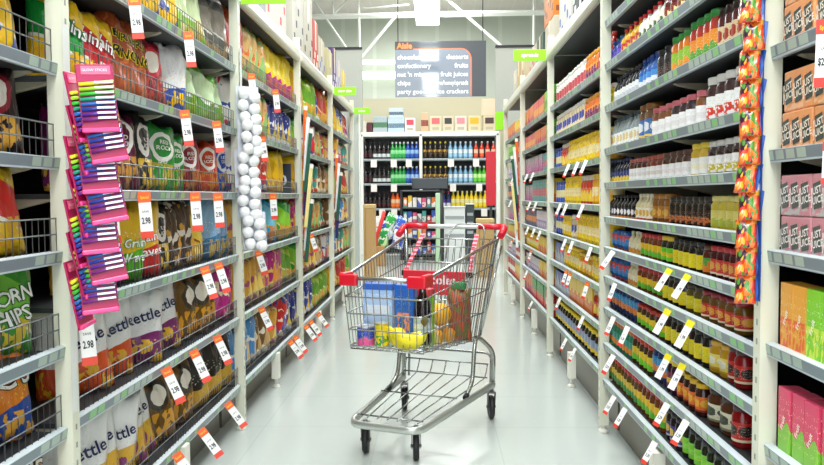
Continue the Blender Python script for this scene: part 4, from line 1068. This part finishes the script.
for i, (p0, p1, y0, y1, c, lb, Y) in enumerate(((444, 465, 208, 250, '#dde2e2', 'white slatted checkout unit right of the black rack', 13.9), (466, 474, 205, 258, '#3a4446', 'dark checkout post unit behind the cart handle', 13.9))):
    r = empty('checkout_unit', px3((p0 + p1) / 2, y1, Y), 0, lb, 'counter'); r.location.z = 0
    bx_px('body', p0, p1, y0, y1, Y, .4, P(c, .5), par=r, z0=0)
    bx_px('top_plate', p0 - .5, p1 + .5, y0 - 1.5, y0, Y - .02, .45, P('#c8ced0', .4), par=r)
    for k in range(3): bx_px('slat', p0 + 1, p1 - 1, y0 + 8 + k * 9, y0 + 11 + k * 9, Y - .012, .012, P('#9aa2a4', .4), par=r, bev=.002)
# loose plump bags in a bin left of the rack
r = empty('bulk_bin', px3(386, 262, 13.2), 0, 'cardboard bulk bin under the bright bags', 'bin'); r.location.z = 0
bx_px('bin_body', 369, 384, 246, 264, 13.0, .45, P('#b8905a', .7), par=r, z0=0)
for i, (px, py, c, c2, lb, rt) in enumerate(((371, 232, '#e8842a', '#f4e6c0', 'orange bag at left end of the bulk bin', .3), (377, 226, '#e8e8ec', '#e8a03a', 'white and orange bag in the bulk bin', -.2), (384, 222, '#2fae4a', '#f0f0e6', 'green bag in the bulk bin', .5), (389, 230, '#2a55c8', '#e8eef4', 'royal blue bag in the middle of the bulk bin', -.4), (395, 226, '#3a6ad8', '#eceff4', 'blue bag at right end of the bulk bin', .35), (381, 238, '#1f9a4a', '#c8e8a0', 'dark green bag low in the bulk bin', .1), (374, 241, '#f0b03a', '#d8402a', 'amber bag low in the bulk bin', -.1), (396, 239, '#e8e8f0', '#2a4fc0', 'white and blue bag low in the bulk bin', .2))):
    lk = bag_look(lb, .22, .34, .12, BAGM(c, c2, '#f0f0ee', 3), (), i + 30, lo=True); o = lk.get(); p = px3(px, py, 13.0)
    o.location = (p.x, 13.1 + (.17 if i < 5 else 0), p.z - .17); o.rotation_euler = (0, rt, 0); tag(o, lb, 'bag')
r = empty('paper_banner', px3(379, 230, 12.8), 0, 'slanted red streamer before the bulk bin', 'banner')
q = new(); tube(q, [(-.14, 0, -.38), (-.02, 0, -.05), (.09, -.02, .32)], .035, 6); obj('ribbon', q, P('#d8302a', .5), r)
q = new(); tube(q, [(-.14, 0, -.38), (-.16, 0, -r.location.z)], .012, 6); obj('stake', q, P('#c8c8c4', .5), r)
r = empty('red_column', px3(490.5, 250, 13.3), 0, 'red upright banner panel right of the drinks bottles', 'banner'); r.location.z = 0
bx_px('panel', 486, 495.5, 152, 206, 13.3, .08, P('#c81a2c', .4), par=r); bx_px('leg', 489.5, 492, 205, 262, 13.33, .03, P('#3a3c3e', .5), par=r, z0=0)
for nm, p0, p1, y0, Y, c, lb in (('cardboard_bin', 363, 374, 205, 9.75, '#bb9862', 'tall kraft cardboard bin beyond the last left post', ), ('cardboard_bin', 477, 494, 220, 11.2, '#bd9a64', 'kraft cardboard bin behind the cart handle on the right')):
    r = empty(nm, px3((p0 + p1) / 2, 280, Y), 0, lb, 'bin'); r.location.z = 0
    bx_px('body', p0, p1, y0, 280, Y, .3, P(c, .7), par=r, z0=0.001)
    bx_px('rim', p0 - .3, p1 + .3, y0 - 1, y0 + 3, Y - .01, .32, P('#d0b07a', .7), par=r)
    bx_px('seam', p0 + 2, p0 + 2.6, y0 + 4, 276, Y - .004, .004, P('#9a7a48', .7), par=r, bev=.0005)
# end panel of the left row
r = empty('end_panel', (-1.0, 9.3, 0), 0, 'pale grey end panel closing the left row of shelving', 'panel')
bx_px('sheet', 348, 360, 110, 300, 9.33, .03, P('#c4ccc8', .5), par=r, z0=0.001); bx_px('edge', 358.6, 360.4, 110, 300, 9.3, .07, P('#eef0ea', .4), par=r, z0=0.001)

# ------------------------------------------------------------------ shopping trolley (local: x to the viewer's right, -y is its front)
CH = P('#b4b8b6', .22, .85); CHD = P('#9a9e9c', .25, .85); RED = P('#d81a2e', .3); BLK = P('#17191b', .5)
CR = empty('shopping_trolley', (.059, 4.14, 0), math.radians(-21.2), 'chrome shopping trolley with red handle ends standing in the aisle', 'trolley')
CM = Matrix.Translation(CR.location) @ Matrix.Rotation(math.radians(-21.2), 4, 'Z')
def ct(name, pts, r_, m=CH, par=CR, seg=8, closed=False, fr=None, n=5):
    q = new(); tube(q, fillet(pts, fr, n, closed) if fr else pts, r_, seg, closed=closed); return obj(name, q, m, par)
# casters
def caster(x, y, ang):
    c = empty('caster', (x, y, 0), ang); c.parent = CR
    q = new(); lathe(q, [(.018, .146), (.018, .152), (.011, .154), (.011, .165)], 10, c=(0, 0))
    for sx in (-1, 1):
        vs = [q.verts.new((sx * t, yy, zz)) for t in (.017, .021) for yy, zz in ((-.02, .152), (.022, .152), (.036, .06), (.022, .05), (.008, .06))]
        q.faces.new(vs[:5]); q.faces.new(vs[5:][::-1])
        for k in range(5): q.faces.new((vs[k], vs[(k + 1) % 5], vs[5 + (k + 1) % 5], vs[5 + k]))
    box(q, -.021, .021, -.022, .024, .146, .153); obj('fork', q, P('#6a6e6e', .4, .5), c)
    q = new(); lathe(q, [(.036, -.013), (.056, -.014), (.0625, -.009), (.0635, 0), (.0625, .009), (.056, .014), (.036, .013)], 20)
    bmesh.ops.rotate(q, verts=q.verts, matrix=Matrix.Rotation(PI / 2, 3, 'Y')); bmesh.ops.translate(q, verts=q.verts, vec=(0, .022, .0637)); obj('wheel', q, BLK, c)
    q = new(); tube(q, [(-.025, .022, .0637), (.025, .022, .0637)], .008, 8); obj('axle_bolt', q, CHD, c)
for x, y, a in ((-.128, -.756, .36), (.128, -.756, .42), (-.255, -.01, .33), (.255, -.01, .45)): caster(x, y, a)
# base frame: flat bowed tube
q = new()
pts = fillet([(-.262, .0, .188), (-.172, -.83, .160), (.172, -.83, .160), (.262, .0, .188)], .07, 6)
up = Vector((0, 0, 1)); rings = []
for i, p in enumerate(pts):
    t = (pts[min(i + 1, len(pts) - 1)] - pts[max(i - 1, 0)]).normalized(); s_ = t.cross(up).normalized()
    rings.append([q.verts.new(p + s_ * (.012 * math.copysign(abs(math.cos(a)) ** .6, math.cos(a))) + up * (.017 * math.copysign(abs(math.sin(a)) ** .6, math.sin(a)))) for a in [2 * PI * k / 12 for k in range(12)]])
for a, b in zip(rings, rings[1:]):
    for k in range(12): q.faces.new((a[k], a[(k + 1) % 12], b[(k + 1) % 12], b[k])).smooth = True
q.faces.new(rings[0][::-1]); q.faces.new(rings[-1]); obj('base_frame', q, P('#c9cdc6', .28, .7), CR)
# lower rack wires and rear hoop
q = new(); R3 = .0035
for k in range(7):
    u = -1 + 2 * k / 6; tube(q, fillet([(u * .235, -.02, .30), (u * .235, -.06, .235), (u * .15, -.79, .185)], .06, 4), R3, 5)
for y_, z_, hw in ((-.055, .235, .245), (-.02, .30, .24), (-.42, .212, .205), (-.76, .187, .165)): tube(q, [(-hw, y_, z_), (hw, y_, z_)], R3 * 1.15, 5)
obj('lower_rack', q, CHD, CR)
ct('rear_hoop', [(-.24, .02, .19), (-.24, .03, .35), (.24, .03, .35), (.24, .02, .19)], .007, CHD, fr=.04)
# legs and struts
for s in (-1, 1):
    ct('rear_leg', [(s * .205, -.12, .455), (s * .215, -.085, .45), (s * .262, .0, .37), (s * .26, -.005, .175)], .0125, P('#a9ada6', .25, .8), fr=.05)
    ct('strut', [(s * .205, -.12, .462), (s * .209, -.165, .41), (s * .21, -.20, .24), (s * .213, -.31, .195)], .0115, P('#a9ada6', .25, .8), fr=.05)
    q = new(); tube(q, [(s * .213, -.295, .2), (s * .214, -.325, .19)], .0145, 8); obj('strut_cap', q, BLK, CR)
    ct('upright', [(s * .205, -.06, .46), (s * .262, .045, .95), (s * .29, .10, 1.03)], .0105, CH, fr=.06)
    ct('side_stay', [(s * .215, -.045, .50), (s * .285, .075, .93)], .0065, CH)
# basket panels
FT, FB = (.199, -.83, .83), (.182, -.79, .505)       # front top, front bottom corners (right side)
RT, RB = (.272, .03, .965), (.205, -.06, .44)         # rear top, rear bottom
def lerp(a, b, t): return Vector(a) * (1 - t) + Vector(b) * t
for s in (-1, 1):
    M_ = lambda p: Vector((s * p[0], p[1], p[2]))
    q = new(); nW = 22
    for k in range(nW + 1):
        t = k / nW; tube(q, [M_(lerp(FB, RB, t)), M_(lerp(FT, RT, t))], .0022, 4, cap=False)
    for v in (.04, .27, .5, .74): tube(q, [M_(lerp(FB, FT, v)), M_(lerp(RB, RT, v))], .0032, 5)
    obj('side_panel', q, CH, CR)
    ct('side_rim', [M_(FT), M_(RT)], .0085, CH)
q = new()
for k in range(12):
    u = -1 + 2 * k / 11; tube(q, [(u * FB[0], FB[1], FB[2]), (u * FT[0], FT[1], FT[2])], .0022, 4, cap=False)
for v in (.04, .27, .5, .74):
    p = lerp(FB, FT, v); tube(q, fillet([(-p.x, p.y + .05, p.z), (-p.x - .004, p.y - .012, p.z), (p.x + .004, p.y - .012, p.z), (p.x, p.y + .05, p.z)], .03, 4), .0034, 5)
obj('front_panel', q, CH, CR)
ct('front_rim', [(-FT[0], FT[1], FT[2]), (FT[0], FT[1], FT[2])], .0095, CH)
q = new()
for k in range(13):
    u = -1 + 2 * k / 12; tube(q, [(u * FB[0], FB[1], FB[2]), (u * RB[0], RB[1], RB[2])], .0024, 4, cap=False)
for t in (.0, .14, .28, .42, .56, .7, .85, 1.): p = lerp(FB, RB, t); tube(q, [(-p.x, p.y, p.z - .004), (p.x, p.y, p.z - .004)], .0034, 5)
obj('basket_floor', q, CH, CR)
q = new()
for k in range(15):
    u = -1 + 2 * k / 14; tube(q, [(u * RB[0], RB[1], RB[2]), (u * RT[0], RT[1], RT[2])], .0022, 4, cap=False)
for v in (.25, .5, .75, 1.): p = lerp(RB, RT, v); tube(q, [(-p.x, p.y, p.z), (p.x, p.y, p.z)], .0034, 5)
obj('rear_gate', q, CH, CR)
# front corner bumpers wrap the rim
for s in (-1, 1):
    q = new(); a = Vector((s * FT[0], FT[1], FT[2]))
    box(q, *sorted((a.x + s * .012, a.x - s * .075)), a.y - .016, a.y + .012, a.z - .034, a.z + .018, bev=.006)
    box(q, *sorted((a.x + s * .014, a.x - s * .012)), a.y - .012, a.y + .085, a.z - .03, a.z + .024, bev=.006)
    obj('corner_bumper', q, RED, CR)
# handle
ct('handle_bar', [(-.29, .10, 1.03), (.29, .10, 1.03)], .0125, P('#dfe3e0', .3, .2), seg=12)
for s in (-1, 1):
    q = new(); tube(q, [(s * .292, .10, 1.03), (s * .15, .10, 1.03)], .0168, 12)
    tube(q, fillet([(s * .285, .10, 1.03), (s * .298, .09, 1.022), (s * .297, .02, .985)], .02, 4), .019, 10)
    obj('handle_grip', q, RED, CR)
# child seat: wire panels, hoop, red plate, straps
q = new()
for k in range(11):
    u = -1 + 2 * k / 10; tube(q, [(u * .17, -.19, .66), (u * .19, -.10, .93)], .0022, 4, cap=False)
for v in (0., .35, .7, 1.): p = lerp((.17, -.19, .66), (.19, -.10, .93), v); tube(q, [(-p.x, p.y, p.z), (p.x, p.y, p.z)], .0036, 5)
obj('child_seat_back', q, CH, CR)
ct('seat_hoop', [(-.0, -.02, .86), (-.0, .02, .985), (.03, .05, 1.045), (.2, .05, 1.045), (.2, .02, .93)], .0045, CH, fr=.04)
q = new(); box(q, -.172, .172, -.207, -.199, .685, .81, bev=.004); pl = obj('seat_plate', q, P('#d62a3a', .35), CR)
q = text_bm('coles', .066, lambda x, z: Vector((x + .055, -.2085, z + .762)), bold=.002); obj('lettering', q, P('#f0d8dc', .4), pl)
q = new()
for x, z in ((-.045, .775), (-.03, .735), (-.055, .75)): box(q, x - .01, x + .01, -.2085, -.207, z - .01, z + .01)
obj('yellow_print', q, P('#f0c02a', .4), pl)
for x, dx in ((-.155, -.03), (.16, .02)):
    q = new(); a = [(x, .03, .99), (x + dx * .3, -.06, .90), (x + dx, -.15, .80)]
    vs = [[q.verts.new((p[0] + t, p[1], p[2])) for p in a] for t in (-.012, .012)]; vs2 = [[q.verts.new((p[0] + t, p[1] + .003, p[2])) for p in a] for t in (-.012, .012)]
    for k in range(2):
        q.faces.new((vs[0][k], vs[1][k], vs[1][k + 1], vs[0][k + 1])); q.faces.new((vs2[0][k + 1], vs2[1][k + 1], vs2[1][k], vs2[0][k]))
        q.faces.new((vs[0][k], vs[0][k + 1], vs2[0][k + 1], vs2[0][k])); q.faces.new((vs[1][k + 1], vs[1][k], vs2[1][k], vs2[1][k + 1]))
    n = NB('strap_web', .6); o_ = n.xyz(n.coord('Object')); n.color(n.mix(n.gt(n.math('SINE', n.mul(o_[2], 300.)), .1), lin('#d82a44'), lin('#f0a0b0')))
    st = obj('strap', q, n.m, CR)
    q = new(); box(q, x + dx - .016, x + dx + .016, -.165, -.145, .775, .805, bev=.004); obj('buckle', q, BLK, st)
# groceries in the basket: each a thing of its own, given in the trolley's frame
def fz(y): return .505 + (y + .79) * (-.065 / .73) + .005
def inc(o, x, y, rz=0., label=None, cat=None, dz=0., rx=0., ry=0., z=None):
    o.matrix_world = CM @ Matrix.Translation((x, y, (fz(y) if z is None else z) + dz)) @ Matrix.Rotation(rz, 4, 'Z') @ Matrix.Rotation(rx, 4, 'X') @ Matrix.Rotation(ry, 4, 'Y')
    if o.name.startswith(('cereal', 'cracker')): pass
    return tag(o, label, cat)
def grocery(name, label, cat, parts, **k):
    r = empty(name)
    for nm, bm, m in parts: obj(nm, bm, m, r)
    x, y = k.pop('at'); return inc(r, x, y, label=label, cat=cat, **k)
q = new(); box(q, -.074, .074, -.03, .03, 0, .29, bev=.003)
q2 = new(); box(q2, -.076, .076, -.0315, .0315, .262, .292, bev=.003)
q3 = new(); box(q3, -.06, .06, -.0318, -.030, .11, .24)
grocery('cereal_box', 'pale blue tall box with darker blue top in the trolley basket', 'box', [('carton', q, ART('#9fbfe8', '#c6daf2', '#e8f0f8', 0)), ('top_band', q2, P('#2f62c0', .4)), ('front_panel', q3, ART('#b4cdee', '#dfe8f4', '#7f9fd0', 2))], at=(-.113, -.62), rz=.06)
q = new(); box(q, -.048, .048, -.03, .03, 0, .29, bev=.003); q2 = new(); box(q2, -.036, .036, -.0318, -.030, .05, .27)
grocery('cereal_box', 'deep blue tall box with coloured pictures in the trolley basket', 'box', [('carton', q, P('#1f62c4', .35)), ('front_panel', q2, ART('#2a62b8', '#e08a6a', '#9fd0e8', 4))], at=(.016, -.60), rz=.03)
q = new(); box(q, -.05, .05, -.03, .03, 0, .27, bev=.003); q2 = new(); box(q2, -.0505, .0505, -.0308, .0308, .235, .272, bev=.003); q3 = new(); box(q3, -.045, .045, -.0315, -.03, .02, .14)
grocery('cracker_box', 'lime green box with red top beside the brown bottle', 'box', [('carton', q, P('#8fd02a', .35)), ('top_band', q2, P('#d8303a', .4)), ('front_panel', q3, ART('#d8a890', '#e8c8b0', '#f2f0e0', 1))], at=(.072, -.53), rz=.03)
def can_parts(r, h, art, rim):
    a, b, c = new(), new(), new()
    lathe(a, [(r * .95, 0), (r, .004), (r, h - .004), (r * .95, h)], 18); lathe(b, [(r * 1.01, .008), (r * 1.01, h - .008)], 18, cap=False); lathe(c, [(r * 1.02, h - .005), (r * 1.02, h + .001), (r * .93, h + .001), (r * .92, h - .002)], 18)
    return [('tin', a, P('#b8bcc0', .3, .7)), ('paper_label', b, art), ('rim', c, P(rim, .3, .6))]
grocery('food_can', 'blue food can with pink print at the trolley front', 'can', can_parts(.04, .095, ART('#2a4fc0', '#e85a9a', '#f0d8a0', 1), '#c8ccd0'), at=(-.132, -.735))
grocery('food_can', 'yellow food can at the trolley front', 'can', can_parts(.034, .112, ART('#f0d81c', '#3fa03a', '#e8642a', 4), '#c8b83a'), at=(-.053, -.727))
a, b, c = new(), new(), new()
lathe(a, [(.038, 0), (.042, .01), (.042, .15), (.034, .19), (.018, .23), (.015, .27)], 18); lathe(b, [(.0428, .055), (.0428, .125)], 18, cap=False); lathe(c, [(.017, .262), (.017, .288), (.013, .29)], 12)
grocery('drink_bottle', 'dark brown bottle with pale blue label in the trolley', 'bottle', [('glass', a, P('#1c0c0e', .1)), ('paper_label', b, ART('#b8cfe0', '#e4ecf2', '#7a90a8', 2)), ('cap', c, P('#1a1a1a', .4))], at=(.122, -.655), dz=.02)
# bananas: a hand of fruit
parts = []
for k in range(6):
    q = new(); a0 = -.9 + k * .36
    pts = []
    for t in range(9):
        f = t / 8; ang = -1.15 + 2.1 * f
        pts.append((.075 * math.sin(ang) + .01 * k - .02, -.03 * math.cos(a0) - .012 * k + .03, .075 - .062 * math.cos(ang) + .006 * (k % 3)))
    tube(q, pts, lambda f: .0185 * (max(.12, 1 - abs(2 * f - 1) ** 4)), 8); parts.append(('banana', q, P('#f0e02a' if k % 2 else '#e8d61c', .4)))
q = new(); tube(q, [(.06, .0, .07), (.075, .0, .085)], .012, 7); parts.append(('stem', q, P('#7a6a1c', .6)))
grocery('banana_bunch', 'bunch of yellow bananas low in the trolley', 'bananas', parts, at=(.075, -.722), rz=.1, dz=.006).scale = (1.2, 1.2, 1.6)
q = new(); sphere(q, (0, 0, .043), .043, 14, 10, sc3=(1, 1, 1.08)); q2 = new(); lathe(q2, [(.006, .086), (.004, .092)], 6)
grocery('lemon', 'bright lemon on the bananas in the trolley front', 'fruit', [('fruit', q, P('#f2e41c', .45)), ('stem', q2, P('#6a7a2a', .6))], at=(.002, -.665))
q = new(); sphere(q, (0, 0, .058), .058, 16, 12); q2 = new(); lathe(q2, [(.008, .114), (.005, .121)], 6)
grocery('orange_fruit', 'large orange fruit stacked above the orange net bag', 'fruit', [('fruit', q, P('#eaa81c', .5)), ('stem', q2, P('#5a6a2a', .6))], at=(.098, -.37), z=fz(-.37) + .082)
q = new()
for i, (x, y, z) in enumerate(((-.045, 0, .037), (.035, .01, .037), (-.005, .06, .037), (.0, -.055, .036))): sphere(q, (x, y, z), .037, 12, 8)
q2 = new(); box(q2, -.03, .03, -.098, -.094, .015, .055)
grocery('citrus_net', 'net of amber citrus fruit on the basket floor', 'fruit', [('fruit', q, P('#d8921c', .5)), ('tag', q2, P('#e8c05a', .5))], at=(.105, -.37))
q = bag_bm(.13, .27, .10, 11., 12, 16); q2 = new(); box(q2, -.035, .035, -.02, .02, .262, .30, bev=.008)
n = NB('mesh_sack', .6); g = n.coord('Object'); o_ = n.xyz(g)
n.color(n.mix(n.gt(n.noise(n.coord(), 4., 2.), .53), n.mix(n.gt(n.math('SINE', n.mul(o_[0], 500.)), .2), lin('#8f3a22'), lin('#c8552a')), lin('#7a6a2a')))
grocery('produce_sack', 'red brown produce sack with green closure in the trolley rear', 'sack', [('sack', q, n.m), ('closure', q2, P('#2a8a4a', .4))], at=(.15, -.225), rz=.1)
q = new(); lathe(q, [(.022, 0), (.026, .01), (.026, .10), (.02, .115)], 14); q2 = new(); lathe(q2, [(.021, .112), (.021, .14), (.018, .142)], 12); q3 = new(); lathe(q3, [(.0266, .02), (.0266, .09)], 14, cap=False)
grocery('spice_jar', 'small jar with green lid behind the bananas in the trolley', 'jar', [('glass', q, P('#2a1a14', .15)), ('lid', q2, P('#1f9a5a', .4)), ('paper_label', q3, ART('#e8e6d8', '#2f9a5a', '#c8b08a', 1))], at=(.11, -.585), dz=.09)

# ------------------------------------------------------------------ labels: nearest first along each shelf
def plural(s):
    h = s.split(' with ')[0].split(' on ')[0]; rest = s[len(h):]
    return h + ('es' if h.endswith('x') else 's') + rest
def ordw(n): return ORD[n] if n < len(ORD) else 'number %d' % (n + 1)
groups = {}
for o, lk, place, order in PLACED: groups.setdefault((lk.label, place), []).append((order, o, lk))
for (lb, place), its in groups.items():
    its.sort(key=lambda t: t[0]); drinks_ = 'drinks unit' in place
    for i, (_, o, lk) in enumerate(its):
        if len(its) == 1: o['label'] = '%s on the %s' % (lb, place)
        else:
            o['label'] = '%s %s %s, %s' % (ordw(i), lb, 'from left' if drinks_ else 'from camera', place)
            o['group'] = '%s on the %s' % (plural(lb), place)
        o['category'] = lk.cat
byp = {}
for o, kind, place, Y in TICKETS: byp.setdefault((kind, place), []).append((Y, o))
for (kind, place), its in byp.items():
    its.sort(key=lambda t: t[0])
    for i, (_, o) in enumerate(its):
        o['label'] = ('%s %s from the camera, %s' % (ordw(i), LOOKT[kind], place)) if len(its) > 1 else '%s hanging at the %s' % (LOOKT[kind], place)
        o['category'] = 'price ticket'; o['group'] = 'hanging price tickets'
seen = {}
for o, lb, i, cat, grp in STR:
    o['label'] = lb % ORD[i]; o['category'] = cat; o['group'] = grp
